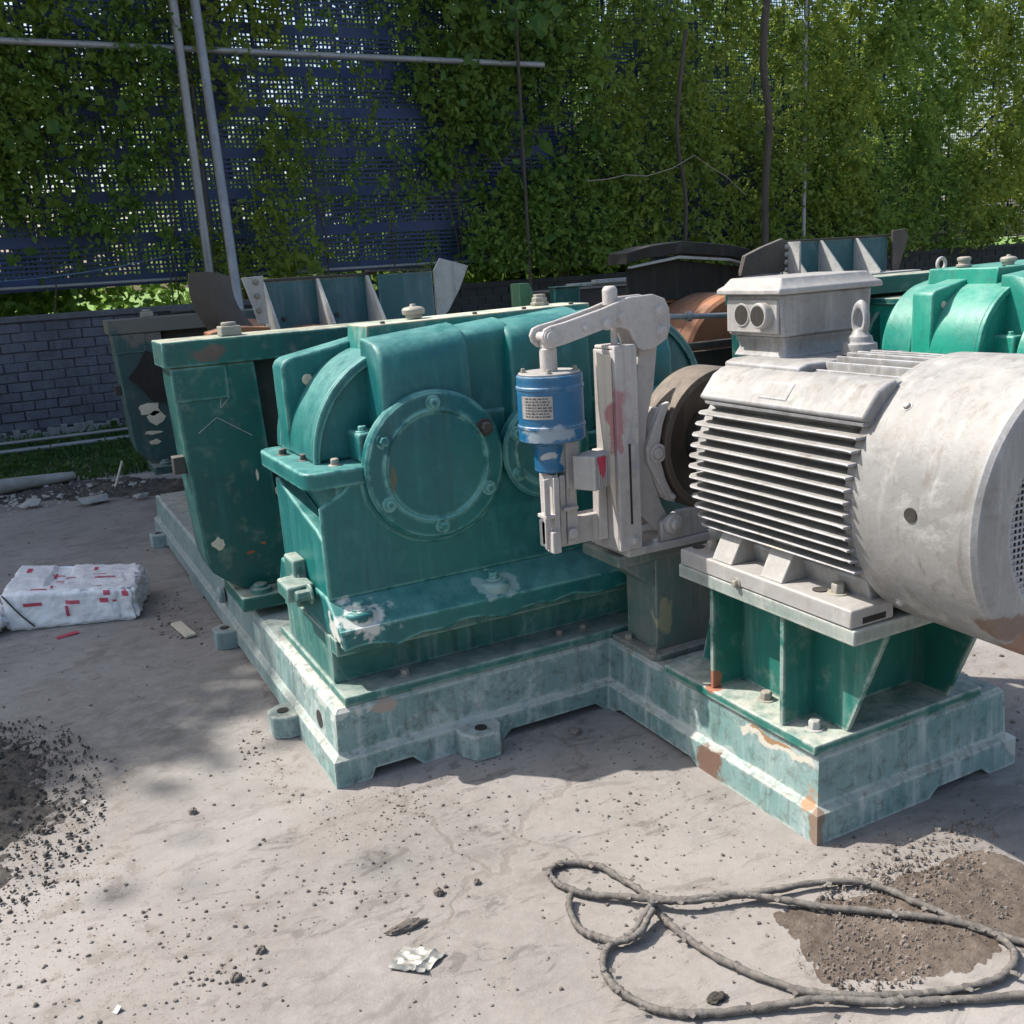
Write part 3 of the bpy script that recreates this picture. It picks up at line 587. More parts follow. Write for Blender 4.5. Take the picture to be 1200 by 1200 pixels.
# fan cowl
mb = MB(); Rc = .345
mb.lathe([(-.03,Rc-.01),(0,Rc-.004),(.005,Rc),(.345,Rc+.006),(.356,Rc-.002),(.362,Rc-.02),(.366,.25),(.36,.248),(.36,.235)], (mx,-1.115,mz-.003), (0,-1,0), 96, cap=False); cw = mp('fan_cowl', mb, bevel=0, smooth=25)
mb = MB(); bm = mb.bm
gy = -1.4775
s_ = .0145; k = -17
while k <= 17:
    c = k*s_; h = math.sqrt(max(.252**2-c**2, 0))
    if h > .01:
        mb.box(mx-h, mx+h, gy, gy+.002, mz+c-.0026, mz+c+.0026); mb.box(mx+c-.0026, mx+c+.0026, gy+.0022, gy+.0042, mz-h, mz+h)
    k += 1
mp('fan_grille', mb, par=cw, bevel=0, smooth=0)
mb = MB(); mb.lathe([(0,.28),(.01,.28)], (mx,-1.40,mz), (0,-1,0), 40); mp('fan_backing', mb, BLACKH, par=cw, bevel=0)
for (x, y, z), r in (((1.032,-1.3,.989),.017),):
    d = Vector((x-mx, 0, z-mz)).normalized(); p = Vector((mx,y,mz)) + d*(Rc-.004)
    mb = MB(); mb.lathe([(0,r),(.0105,r)], p, d, 20); mp('cowl_hole', mb, BLACKH, par=cw, bevel=0)
for ang in (135, 60, 225):
    d = Vector((math.cos(rad(ang)), 0, math.sin(rad(ang)))); p = Vector((mx,-1.19,mz-.003)) + d*(Rc-.001)
    mb = MB(); mb.bolt(p, d, .009, .007); mp('cowl_screw', mb, LIGHTM, par=cw, bevel=0)
# feet
for sg in (-1, 1):
    f = lambda x: mx + sg*(x-mx)
    xa, xb = sorted((f(1.05), f(1.2)))
    mb = MB(); mb.box(xa, xb, -1.133, -.432, .6555, .706); ft = mp('foot', mb, LIGHTM, bevel=.005)
    mb = MB(); mb.prism([(f(1.155),.70),(f(1.135),.76),(f(1.20),.80),(f(1.27),.76),(f(1.27),.70)], 'Y', -1.10, -.46); mp('foot_rail', mb)
    for y in (-.575, -.785):
        mb = MB(); mb.prism([(f(1.06),.706),(f(1.068),.722),(f(1.13),.835),(f(1.24),.835),(f(1.24),.706)], 'Y', y, y-.088); mp('foot_bracket', mb, LIGHTM, bevel=.003)
    for y in (-1.015, -.5):
        mb = MB(); mb.bolt((f(1.125), y, .706), (0,0,1), .019, .026); mp('foot_bolt', mb, BOLT, par=ft, bevel=.002)
        mb = MB(); mb.lathe([(0,.02),(.0036,.02)], (f(1.105), y+.045, .7055), (0,0,1), 16); mp('slot_hole', mb, BLACKH, par=ft, bevel=0)
mb = MB(); mb.bolt((1.05,-.70,.665),(-1,0,0),.011,.012); mp('side_bolt', mb, BOLT)
mb = MB(); mb.box(1.09,1.17,-1.1345,-1.1325,.664,.68); mp('casting_slot', mb, BLACKH, bevel=0)

# ------------------------------------------------------------------ crusher frame 1 (next to the gearbox) and the ones beyond
def make_frame(off, mat, label, xr=2.3):
    ox, oy, oz = off
    f = thing('roll_crusher', label, 'crusher', (ox+.8, oy+1.3, .28))
    T = Matrix.Translation(off)
    def put(name, mb, m=mat, par=f, bevel=.006, **k):
        bmesh.ops.transform(mb.bm, matrix=T, verts=mb.bm.verts); return build(name, mb, m, par, bevel, **k)
    P = [(-.150,1.284),(-.150,1.20),(-.138,.876),(-.118,.504),(-.10,.44),(-.055,.40),(.02,.345),(.30,.345),(.30,.40),(xr-.75,.40),(xr-.7,.345),(xr-.2,.345),(xr-.05,.5),(xr-.02,1.284),(xr-.35,1.284),(xr-.37,.70),(.27,.665),(.20,.69),(.176,1.284)]
    mb = MB(); mb.prism(P, 'Y', 1.2, 1.43); put('side_plate', mb, bevel=.008)
    mb = MB(); mb.prism([(-.173,1.285),(xr,1.285),(xr,1.386),(-.173,1.386)], 'Y', 1.185, 1.45); put('top_beam', mb, bevel=.005)
    mb = MB(); mb.box(-.152,.06,1.192,1.199,1.15,1.28); put('corner_plate', mb, bevel=.002)
    mb = MB(); mb.box(-.02,.34,1.08,1.45,.283,.344); put('foot', mb, bevel=.006)
    put('foot_nut', MB().lathe([(0,.045),(.02,.043),(.02,.03),(.035,.028)], (.07,1.13,.345), (0,0,1), 20), bevel=.002); put('foot_nut', MB().lathe([(0,.05),(.02,.05),(.03,.03),(.04,.026)], (.2,1.12,.345), (0,0,1), 20), bevel=.002)
    mb = MB(); mb.box(.2,xr-.37,1.33,1.42,.69,1.284); put('bearing_block', mb, DARK)
    mb = MB(); mb.lathe([(0,.3),(.03,.3),(.04,.2)], (.95,1.2,.95), (0,-1,0), 40); put('bearing_housing', mb)
    mb = MB(); mb.box(-.185,-.136,1.24,1.30,.86,.93); put('side_stop', mb, DARK, bevel=.004)
    mb = MB(); mb.box(.07,.15,1.24,1.33,1.3865,1.425); mb.lathe([(0,.03),(.015,.03)], (.11,1.285,1.425), (0,0,1), 14); put('top_block', mb, BOLT, bevel=.004)
    return f, put
F1, putF = make_frame((0,0,0), TEAL_D, 'tall dark teal roll crusher with cream dusty top edge, left of the large gearbox', 1.66)
def blob(cx, y, cz, r, seed, sx=1.0, sz=1.0, n=11):
    q = random.Random(seed); mb = MB()
    mb.prism([(cx + r*sx*math.cos(2*math.pi*k/n)*q.uniform(.55,1.1), cz + r*sz*math.sin(2*math.pi*k/n)*q.uniform(.55,1.1)) for k in range(n)], 'Y', y-.003, y+.001); return mb
for cx, cz, r, sd, sx, sz in ((-.06,.56,.03,3,1,1),(.13,.82,.02,4,.4,1.3),(.2,.74,.016,5,.35,1.2),(.06,.50,.015,7,1.6,.6),(.12,.53,.012,8,1.2,.8)):
    putF('paint_chip', blob(cx, 1.199, cz, r, sd, sx, sz), CREAMM if r > .018 or sx < 1 else RUSTM, bevel=0)
# scraped tick mark
mb = MB(); mb.tube([(-.08,1.198,1.02),(.0,1.198,1.075),(.13,1.198,.985)], .0018, 5); mb.tube([(.02,1.198,1.11),(.025,1.198,1.15),(.06,1.198,1.15),(.02,1.198,1.11)], .0018, 5); putF('scratch_mark', mb, GUS, bevel=0)
F2, putF2 = make_frame((.13,3.42,.0), FARF, 'farther dark teal roll crusher with torn cream patches, standing before the brick wall')
for cx, cz, r, sd, sx, sz in ((.15,.75,.075,13,1.2,.8),(.19,.68,.06,24,1.2,.9),(.15,.575,.045,15,1.5,.35),(.15,.505,.04,19,1.3,.6)):
    putF2('torn_patch', blob(cx-.13, 1.199, cz, r, sd, sx, sz), CREAMM, bevel=0)
mb = MB(); mb.prism([(-.09,.98),(-.02,1.05),(.05,1.16),(.14,1.12),(.17,.78),(.05,.80),(.0,.88)], 'Y', 1.185, 1.199); putF2('painted_gap_shade', mb, BLACKH, bevel=0)  # flat black plate painting the shadowed gap beside the leg
mb = MB(); mb.cyl((.5,1.32,1.386),(.5,1.32,1.46),.012,seg=8); mb.plate((.28,1.3,1.405),(.7,1.3,1.42),.02,.02,(0,1,0)); putF2('threaded_stud', mb, DARK)
F3, putF3 = make_frame((3.19,.29,.0), TEAL_D, 'bright teal roll crusher with rusty roller, behind the motor terminal box')
# ------------------------------------------------------------------ rollers
def roller(c, r, y0, y1, t):
    mb = MB(); L = y1-y0; prof = [(0,.12),(0,r-.02),(.02,r)]
    k = .12
    while k < L-.1: prof += [(k,r),(k+.01,r-.008),(k+.02,r)]; k += .16
    prof += [(L-.02,r),(L,r-.02),(L,.12)]
    mb.lathe(prof, (c[0],y0,c[1]), (0,1,0), 72); rs_ = build('roller', mb, RUSTM, t, smooth=25)
    mb = MB(); mb.cyl((c[0],y0-.3,c[1]),(c[0],y1+.3,c[1]),.1,seg=24); build('roller_shaft', mb, DARK, t)
    return t
roller((.74,.85), .50, 1.75, 3.9, F1)
putF('rusty_lining', MB().prism([(.10,1.36),(.10,1.385),(.20,1.405),(.36,1.39),(.36,1.36)], 'Y', 1.62, 1.80), RUSTM, bevel=.004)
roller((3.50,.86), .47, 2.15, 2.9, F3)

# curved guard plate standing on frame 1
g_ = MB(); bm = g_.bm; n = 14; L0 = Vector((.085,1.88,1.645)); L1 = Vector((.275,1.92,1.62)); B0 = Vector((.16,1.90,1.36)); B1 = Vector((.375,1.86,1.345))
def gp_(u, v, off):
    top = L0.lerp(L1, u); bot = B0.lerp(B1, u); p = top.lerp(bot, v); p += Vector((-.035*math.sin(math.pi*v), -.02*math.sin(math.pi*u), .012*math.sin(math.pi*u)*(1-v)))
    return p + Vector((.0,off,0))
F_ = [[[bm.verts.new(gp_(i/n, j/n, o)) for i in range(n+1)] for j in range(n+1)] for o in (0,.014)]
for j in range(n):
    for i in range(n):
        for s_i, S in enumerate(F_): bm.faces.new((S[j][i], S[j][i+1], S[j+1][i+1], S[j+1][i]))
for a in range(n):
    for (j0,i0,j1,i1) in ((0,a,0,a+1),(n,a,n,a+1),(a,0,a+1,0),(a,n,a+1,n)): bm.faces.new((F_[0][j0][i0], F_[0][j1][i1], F_[1][j1][i1], F_[1][j0][i0]))
build('guard_plate', g_, GUARD, None, label='dark sooty curved steel plate leaning above the dusty topped teal frame', cat='steel plate', loc=(.23,1.89,1.35))
# ------------------------------------------------------------------ hoppers
def hopper(x0, y0, z0, tips, xe, label, mat, endx):
    h = thing('feed_hopper', label, 'hopper', (x0, y0, z0))
    mb = MB(); mb.box(x0-.02, endx, y0-.27, y0+.3, z0-.075, z0); build('base_ledge', mb, GUS, h, bevel=.003)
    mb = MB(); mb.box(x0-.02, xe, y0, y0+.012, z0+.0005, z0+.245); build('back_plate', mb, mat, h, bevel=.002)
    mb = MB(); mb.box(x0-.03, endx, y0-.012, y0+.03, z0+.2455, z0+.26); build('top_rim', mb, DARK, h, bevel=.002)
    for x in tips:
        mb = MB(); mb.prism([(y0-.0005,z0+.245),(y0-.0005,z0+.001),(y0-.25,z0+.001),(y0-.25,z0+.014),(y0-.03,z0+.245)], 'X', x, x+.014); build('gusset', mb, GUS, h, bevel=.001)
        mb = MB(); mb.bolt((x+.1,y0-.002,z0+.05),(0,-1,0),.009,.006); build('bolt', mb, DARK, h)
    return h
H1 = hopper(.54,2.40,1.338,(.525,.815,1.09),1.13,'grey-teal gusseted hopper on top of the near crusher, left of centre',HOP,1.16)
mb = MB(); mb.box(1.15,1.47,2.36,2.38,1.25,1.585); build('side_panel', mb, HOP, H1, bevel=.003)
mb = MB(); mb.prism([(1.485,1.585),(1.53,1.65),(1.70,1.60),(1.64,1.48),(1.56,1.36),(1.485,1.30)], 'Y', 2.37, 2.385); build('bent_panel', mb, GUS, H1, bevel=.002)
mb = MB(); mb.prism([(1.46,1.60),(1.10,1.612),(1.10,1.60),(1.46,1.588)], 'Y', 2.34, 2.42); build('panel_rim', mb, DARK, H1)
bk = thing('bracket', 'pale grey drilled angle bracket between dark curved plate and hopper', 'bracket', (.42, 2.1, 1.38))
mb = MB(); mb.prism([(.365,1.61),(.47,1.615),(.47,1.385),(.42,1.385),(.405,1.46)], 'Y', 2.1, 2.112); build('angle_face', mb, GUS, bk, bevel=.002)
mb = MB(); mb.box(.455,.47,2.113,2.2,1.385,1.612); build('angle_side', mb, GUS, bk, bevel=.002)
for z in (1.585, 1.52, 1.45): 
    mb = MB(); mb.bolt((.43,2.1,z),(0,-1,0),.010,.008); build('bolt', mb, BOLT, bk)
H2 = hopper(4.2,2.55,1.372,(4.19,4.52,4.86),5.2,'teal gusseted hopper with dark end plate behind the motor terminal box',HOP,5.25)
mb = MB(); mb.prism([(5.2,1.36),(5.2,1.655),(5.33,1.665),(5.36,1.60),(5.26,1.36)], 'Y', 2.5, 2.52); build('end_plate', mb, GUARD, H2, bevel=.002)
mb = MB(); mb.prism([(3.66,1.42),(3.70,1.55),(3.85,1.60),(4.02,1.645),(4.06,1.62),(4.10,1.43)], 'Y', 2.36, 2.40); build('bracket_plate', mb, GUARD, H2, bevel=.004)
mb = MB(); mb.box(4.06,4.075,2.25,2.36,1.40,1.62)
for z in (1.45,1.5,1.55,1.6): mb.bolt((4.05,2.36,z-.01),(0,-1,0),.012,.01)
build('bracket_edge', mb, GUS, H2, bevel=.001)
# bent roof plate over the second roller
rf = thing('roof_plate', 'dark bent steel cover plate above the rusty roller', 'cover plate', (3.37, 2.9, 1.45))
mb = MB(); mb.prism([(2.87,1.615),(3.05,1.65),(3.3,1.668),(3.7,1.625),(3.86,1.59),(3.89,1.50),(3.7,1.55),(3.3,1.59),(3.0,1.575),(2.86,1.545)], 'Y', 2.5, 2.72); build('cover_sheet', mb, BLACKH, rf, bevel=.004)
mb = MB(); mb.prism([(2.90,1.533),(3.28,1.578),(3.7,1.538),(3.89,1.49),(3.88,1.477),(3.7,1.522),(3.28,1.56),(2.90,1.518)], 'Y', 2.51, 2.55); build('edge_strip', mb, GUS, rf, bevel=.001)
mb = MB(); mb.prism([(2.92,1.515),(3.28,1.555),(3.86,1.478),(3.86,1.30),(2.92,1.30)], 'Y', 2.58, 2.60); build('end_wall', mb, BLACKH, rf)
mb = MB(); mb.box(2.93,3.9,2.6,2.9,1.28,1.34); build('inner_rail', mb, RUSTM, rf)
build('lower_rail', MB().box(2.72,3.62,2.02,2.08,1.02,1.06), GUARD, rf, bevel=.004); build('lower_panel', MB().box(2.7,3.65,2.081,2.12,.2,1.0), DARK, rf, bevel=.004)
mb = MB(); mb.tube([(2.80,1.98,1.235),(3.0,1.97,1.222),(3.42,1.95,1.20)], .017, 10); mb.lathe([(0,.03),(.03,.03)], (2.92,1.975,1.227), (1,-.02,-.06), 12); 
build('steel_rod', mb, GALV, None, label='thin grey steel rod running from brake lever to terminal box, before rusty roller', cat='rod', loc=(3.1,1.97,1.2))
# machine behind centre: low dark trough with pale lid strip, teal block, pale green post
tr = thing('dark_trough', 'long dark trough with pale lid strips behind the gearbox top', 'trough', (3.6, 4.2, .4))
mb = MB(); mb.box(3.2,5.6,4.0,4.6,.4,1.36); build('trough_body', mb, DARK, tr, bevel=.01)
build('lid_strip', MB().box(3.35,4.1,3.96,4.1,1.385,1.41), GUS, tr, bevel=.003); build('lid_strip', MB().box(3.5,4.0,3.9,3.955,1.40,1.43), GUS, tr, bevel=.003)
tp = thing('teal_block', 'small dark teal housing block behind the gearbox, beside the pale green post', 'housing', (3.25, 4.0, .4))
mb = MB(); mb.box(3.13,3.36,3.9,3.98,.4,1.39); build('block_body', mb, TEAL_D, tp, bevel=.01); mb = MB(); mb.box(3.12,3.37,3.88,3.985,1.3905,1.40); build('block_cap', mb, TEAL_D, tp, bevel=.003)
mb = MB(); mb.prism([(2.93,.3),(2.93,1.44),(3.02,1.44),(3.10,1.26),(3.10,.3)], 'Y', 4.1, 4.25); build('green_post', mb, LEAFG, None, bevel=.006, label='short pale green post behind the gearbox cover', cat='post', loc=(3.0,4.15,.3))
# second gearbox, front right
G2, put2 = make_gearbox((3.45,.2,0), TEAL_B, 'bright teal gearbox at the right edge, partly hidden by the motor cowl', full=False)
putF3('lifting_ring', torus((1.43,1.3,1.425), .036, .011, 'Y'), GUS, bevel=0)
mb = MB(); mb.lathe([(0,.04),(.015,.04),(.015,.03),(.03,.03),(.034,.036),(.05,.036),(.055,.02)], (.46,.66,1.428), (0,0,1), 12); put2('plug_stack', mb, BOLT)
for a in range(120, 182, 12): put2('rim_bolt', MB().bolt((.494+.315*math.cos(rad(a)), .335, 1.0+.315*math.sin(rad(a))), (0,-1,0), .014, .012), TEAL_B, bevel=0)
hb = thing('bearing_box', 'square teal box housing between terminal box and right-hand gearbox', 'housing', (4.2, 1.3, .28))
mb = MB(); mb.box(3.95,4.75,1.25,1.6,.28,1.225); build('box_body', mb, TEAL_B, hb, bevel=.006)
mb = MB(); mb.box(3.93,4.77,1.22,1.62,1.2255,1.262); build('box_top', mb, TEAL_D, hb, bevel=.004)
sb2 = thing('second_base', 'low chalky base slab under the second machine, half hidden behind the motor', 'machine base', (4.2,1.5,0))
mb = MB(); mb.box(3.1,5.4,.3,5,.0,.25); build('slab', mb, SLAB, sb2, bevel=.01)
mb = MB(); mb.box(3.18,4.9,.33,1.1,.2515,.455); build('pedestal', mb, PED, sb2, bevel=.006)
# ------------------------------------------------------------------ ground
def ground_material():
    t = NT('concrete_yard'); P = t.P
    n1 = t.noise(.9, 7, .62); n2 = t.noise(5.5, 7, .68); n3 = t.noise(38, 5, .7); n4 = t.noise(150, 3, .6); n5 = t.noise(14, 6, .75, dist=.5); n6 = t.noise(75, 4, .7)
    c = t.mix(t.mr(n1, .35, .68), (.325,.304,.284), (.25,.237,.224))
    c = t.mix(t.math('MULTIPLY', t.mr(t.noise(.45, 6, .65), .46, .62), .45), c, (.20,.172,.148))
    c = t.mix(t.math('MULTIPLY', t.mr(t.noise(1.7, 7, .7, dist=.8), .5, .66), .5), c, (.185,.18,.172))
    c = t.mix(t.math('MULTIPLY', t.mr(n2, .5, .72), .45), c, (.17,.158,.147))
    c = t.mix(t.math('MULTIPLY', t.mr(n3, .42, .75), .28), c, (.38,.36,.34))
    c = t.mix(t.math('MULTIPLY', t.mr(n4, .55, .75), .22), c, (.2,.18,.165))
    st = t.noise(1.0, 7, .75, t.scale(P, (2.2, 5.5, 1)), 1.2)
    c = t.mix(t.math('MULTIPLY', t.mr(st, .55, .63), .45), c, (.135,.125,.115))
    st2 = t.noise(1.0, 6, .75, t.scale(P, (5, 13, 1), (4,2,0)), .8)
    c = t.mix(t.math('MULTIPLY', t.math('MULTIPLY', t.mr(st2, .56, .62), t.mr(n1, .4, .55)), .6), c, (.10,.09,.082))
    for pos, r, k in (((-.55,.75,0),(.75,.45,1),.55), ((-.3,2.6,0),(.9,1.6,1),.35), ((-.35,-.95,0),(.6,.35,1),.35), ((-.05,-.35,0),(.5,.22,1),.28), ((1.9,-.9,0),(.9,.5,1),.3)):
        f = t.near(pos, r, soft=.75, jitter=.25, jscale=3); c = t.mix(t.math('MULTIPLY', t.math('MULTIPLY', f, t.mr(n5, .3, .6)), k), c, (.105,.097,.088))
    # crumbs of dirt, more of them around the dirt patches
    dens = None
    for pos, r, in (((-.75,.0,0),(.35,.75,1)), ((-.1,.25,0),(.2,.4,1)), ((.05,-.2,0),(.25,.16,1)), ((1.15,-1.25,0),(.4,.3,1)), ((-.75,-.55,0),(.4,.35,1)), ((-.15,2.0,0),(.22,.5,1)), ((-.2,5.0,0),(1.3,.6,1)), ((2.2,-.6,0),(.7,.3,1))):
        f = t.near(pos, r, soft=.6, jitter=.12, jscale=4); dens = f if dens is None else t.math('MAXIMUM', dens, f)
    th = t.math('SUBTRACT', n5, t.math('MULTIPLY', dens, -.13))
    c = t.mix(t.math('MULTIPLY', t.mr(th, .67, .72), .7), c, (.17,.145,.125))
    th2 = t.math('ADD', n6, t.math('MULTIPLY', dens, .09))
    c = t.mix(t.math('MULTIPLY', t.mr(th2, .70, .73), .8), c, (.12,.10,.085))
    c = t.mix(t.math('MULTIPLY', dens, .35), c, (.22,.195,.175))
    # long cracks
    vo = t.n('ShaderNodeTexVoronoi', feature='DISTANCE_TO_EDGE'); ad = t.n('ShaderNodeVectorMath', operation='ADD')
    nz = t.n('ShaderNodeTexNoise'); t.l(P, nz.inputs['Vector']); nz.inputs['Scale'].default_value = 2.5; nz.inputs['Detail'].default_value = 6
    sc = t.n('ShaderNodeVectorMath', operation='SCALE'); t.l(nz.outputs['Color'], sc.inputs[0]); sc.inputs['Scale'].default_value = .5
    t.l(P, ad.inputs[0]); t.l(sc.outputs[0], ad.inputs[1]); t.l(ad.outputs[0], vo.inputs['Vector']); vo.inputs['Scale'].default_value = .55
    cr = t.math('MULTIPLY', t.mr(vo.outputs[0], .006, .0015), t.mr(n1, .42, .55))
    c = t.mix(t.math('MULTIPLY', cr, .35), c, (.14,.12,.10))
    gr = t.noise(210, 4, .75); c = t.mix(t.math('MULTIPLY', t.mr(gr, .60, .68), .45), c, (.11,.10,.09)); c = t.mix(t.math('MULTIPLY', t.mr(gr, .40, .33), .35), c, (.42,.40,.38))
    t.l(c, t.bsdf.inputs['Base Color']); t.bsdf.inputs['Roughness'].default_value = .9; t.bsdf.inputs['Specular IOR Level'].default_value = .25
    h = t.math('SUBTRACT', t.math('ADD', t.math('MULTIPLY', n3, .55), t.math('MULTIPLY', n2, .2)), t.math('MULTIPLY', cr, .6))
    n7 = t.noise(330, 3, .7); nb = t.bump(h, .30, .010); nb = t.bump(n4, .35, .003, nb); nb = t.bump(n7, .3, .0012, nb); t.l(nb, t.bsdf.inputs['Normal']); return t.m
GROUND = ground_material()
mb = MB(); bm = mb.bm
xs = [-300,-30,-6,-3]+[-1.5+.25*i for i in range(19)]+[4,8,20,60,300]; ys = [-300,-20,-4]+[-2.5+.25*i for i in range(33)]+[7,9.7,20,60,400]
vv = [[bm.verts.new((x,y,0)) for x in xs] for y in ys]
for j in range(len(ys)-1):
    for i in range(len(xs)-1): bm.faces.new((vv[j][i], vv[j][i+1], vv[j+1][i+1], vv[j+1][i]))
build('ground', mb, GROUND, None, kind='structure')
def soil(name, c1, c2, sc=30):
    t = NT(name); n1 = t.noise(sc, 6, .75); n2 = t.noise(4, 5, .6); n3 = t.noise(sc*3, 4, .7)
    c = t.mix(t.mr(n1, .35, .65), c1, c2); c = t.mix(t.math('MULTIPLY', t.mr(n3, .66, .72), .5), c, (.35,.33,.3)); c = t.mix(t.math('MULTIPLY', t.mr(n2,.5,.7), .5), c, tuple(q*1.7 for q in c2))
    t.l(c, t.bsdf.inputs['Base Color']); t.bsdf.inputs['Roughness'].default_value = .95; t.bsdf.inputs['Specular IOR Level'].default_value = .2
    t.l(t.bump(n1, .8, .012, t.bump(n3, .5, .005)), t.bsdf.inputs['Normal']); return t.m
SOIL_D = soil('dark_soil', (.045,.041,.037), (.12,.108,.097)); SOIL_B = soil('brown_soil', (.075,.058,.047), (.15,.122,.10), 28)
def patch(name, poly, hgt, amp, mat, res, label, freq=14, edge=.08, kind='stuff', rag=1.0):
    """heap whose edge sinks into the ground; poly is a list of (x, y)"""
    x0, x1 = min(p[0] for p in poly)-.1, max(p[0] for p in poly)+.1; y0, y1 = min(p[1] for p in poly)-.1, max(p[1] for p in poly)+.1
    def sd(x, y):
        d = 1e9; ins = False; n = len(poly)
        for i in range(n):
            ax, ay = poly[i]; bx, by = poly[(i+1) % n]; ex, ey = bx-ax, by-ay; t_ = max(0, min(1, ((x-ax)*ex+(y-ay)*ey)/(ex*ex+ey*ey)))
            d = min(d, math.hypot(x-ax-ex*t_, y-ay-ey*t_))
            if (ay > y) != (by > y) and x < (bx-ax)*(y-ay)/(by-ay)+ax: ins = not ins
        return d if ins else -d
    mb = MB(); bm = mb.bm; nx, ny = int((x1-x0)/res)+1, int((y1-y0)/res)+1; G = []
    for j in range(ny+1):
        row = []
        for i in range(nx+1):
            x = x0+(x1-x0)*i/nx; y = y0+(y1-y0)*j/ny; s = sd(x, y) + rag*(.07*noise.noise(Vector((x*7,y*7,1))) + .03*noise.noise(Vector((x*25,y*25,4))) + .015*noise.noise(Vector((x*60,y*60,4))))
            k = max(-.6, min(1, s/edge)); v = Vector((x,y,0))
            z = hgt*k + (amp*(noise.noise(v*freq)+.6*noise.noise(v*freq*2.3)+.4*noise.noise(v*freq*5)) if s > -.05 else 0)*max(0, min(1, k+.3)) - .002
            row.append(bm.verts.new((x,y,z)) if s > -.06 else None)
        G.append(row)
    for j in range(ny):
        for i in range(nx):
            q = (G[j][i], G[j][i+1], G[j+1][i+1], G[j+1][i])
            if all(q): bm.faces.new(q)
    c = (sum(p[0] for p in poly)/len(poly), sum(p[1] for p in poly)/len(poly), 0)
    return build(name, mb, mat, None, smooth=80, label=label, cat='soil', kind=kind, loc=c)
patch('soil_heap', [(-1.9,1.3),(-.97,1.25),(-.86,1.0),(-.80,.72),(-.79,.45),(-.88,.25),(-.97,.05),(-1.1,-.1),(-2.2,.0)], .012, .013, SOIL_D, .012, 'dark crumbly soil heap at the left edge of the yard', freq=20, edge=.12, rag=1.5)
_in = [(893,1076),(915,1060),(975,1052),(1020,1040),(1068,1016),(1110,1002),(1150,988),(1200,1010),(1300,1055),(1330,1120),(1230,1118),(1182,1116),(1165,1137),(1100,1150),(1000,1162),(962,1160),(935,1120),(922,1098)]
def px(u, v, z=0.0):   # ground point at pixel (u, v) of the 1200 px photograph, used only to lay things out on the ground
    d = rt2*((u-600)/1147.4) - up2*((v-600)/1147.4) + fw
    return CAM + d*((z-CAM.z)/d.z)
patch('dirt_patch', [tuple(px(*q)[:2]) for q in _in], .005, .0035, SOIL_B, .009, 'flat brown dirt patch with a straight edge under the rope loop', freq=25, edge=.04, rag=.2)
patch('rubble_strip', [(-1.3,5.9),(-.5,5.55),(.25,5.1),(.55,4.9),(.6,5.6),(.1,6.1),(-.6,6.4),(-1.3,6.6)], .03, .04, SOIL_D, .03, 'dark litter-strewn soil beyond the bag, at the foot of the grass', freq=8, edge=.15)
# loose stones and clods
STONE = soil('stone_crumb', (.085,.074,.065), (.23,.205,.185), 25)
def crumbs(name, areas, label, mat, seed=3, flatk=.6):
    q = random.Random(seed); mb = MB(); bm = mb.bm
    def one(x, y, s, z=0):
        n = 6; k1 = [q.uniform(.6,1.1) for _ in range(n)]; a0 = q.random()*6; h = s*q.uniform(.4,.9)*flatk*1.6
        lo = [bm.verts.new((x+s*k1[k]*math.cos(a0+k*1.047), y+s*k1[k]*math.sin(a0+k*1.047), z-.002)) for k in range(n)]
        hi = [bm.verts.new((x+s*.6*k1[-k]*math.cos(a0+k*1.047), y+s*.6*k1[-k]*math.sin(a0+k*1.047), z+h*q.uniform(.7,1.1))) for k in range(n)]
        for k in range(n): bm.faces.new((lo[k], lo[(k+1)%n], hi[(k+1)%n], hi[k]))
        bm.faces.new(hi)
    for (cx, cy, rx, ry, cnt, s0, s1, z) in areas:
        for _ in range(cnt):
            a = q.random()*2*math.pi; r_ = math.sqrt(q.random()) if z >= 0 else q.random()
            x, y = cx+rx*r_*math.cos(a), cy+ry*r_*math.sin(a)
            if z < 0 and q.random() > 1.7*max(.12, .5+1.3*noise.noise(Vector((x*2.6, y*2.6, 5)))): continue
            if -.1 < x < 1.9 and 0 < y < 4.1 or 1.0 < x < 1.9 and -1.07 < y < 0: continue
            one(x, y, s0 + (s1-s0)*q.random()**3, max(z, 0))
    return build(name, mb, mat, None, smooth=0, label=label, cat='gravel', kind='stuff')
crumbs('loose_crumbs', [(-.2,-.5,1.3,.9,1900,.001,.0085,-1),(.9,-.9,1.2,.9,1700,.001,.0075,-1),(-.85,.3,.35,.8,650,.002,.011,-1),(-.08,.35,.14,.35,300,.002,.009,0),(.05,-.2,.2,.15,220,.0015,.007,0),
        (-.75,-.6,.35,.3,260,.002,.009,0),(-.1,2.0,.2,.5,260,.003,.014,0),(-.4,2.6,1.,1.8,260,.003,.012,0),(.6,-.35,.5,.3,90,.002,.009,0),(2.6,-.4,1.5,.8,600,.003,.014,0),(2.0,-1.2,.6,.5,350,.002,.009,0),
        (1.2,-1.1,.35,.15,260,.002,.008,0)], 'small dark crumbs of stone and clay scattered on the concrete', STONE, 5)
crumbs('gravel', [(1.03,-1.28,.22,.10,420,.0015,.008,.005),(.81,-1.45,.13,.11,360,.0015,.0075,.005),(1.12,-1.40,.2,.12,330,.001,.006,.005),(1.25,-1.24,.25,.09,300,.0015,.008,.005),(.95,-1.4,.3,.15,350,.001,.004,.005)], 'grey gravel lying in the brown dirt by the rope', soil('grey_gravel', (.12,.095,.078), (.27,.235,.205), 40), 8, .8)
crumbs('soil_clods', [(-1.0,.55,.35,.7,1700,.0015,.010,.008),(-.88,.45,.22,.7,1200,.001,.006,.0),(-1.15,.8,.25,.5,120,.005,.02,.01)], 'dark clods on the soil heap at the left edge', SOIL_D, 9, .9)
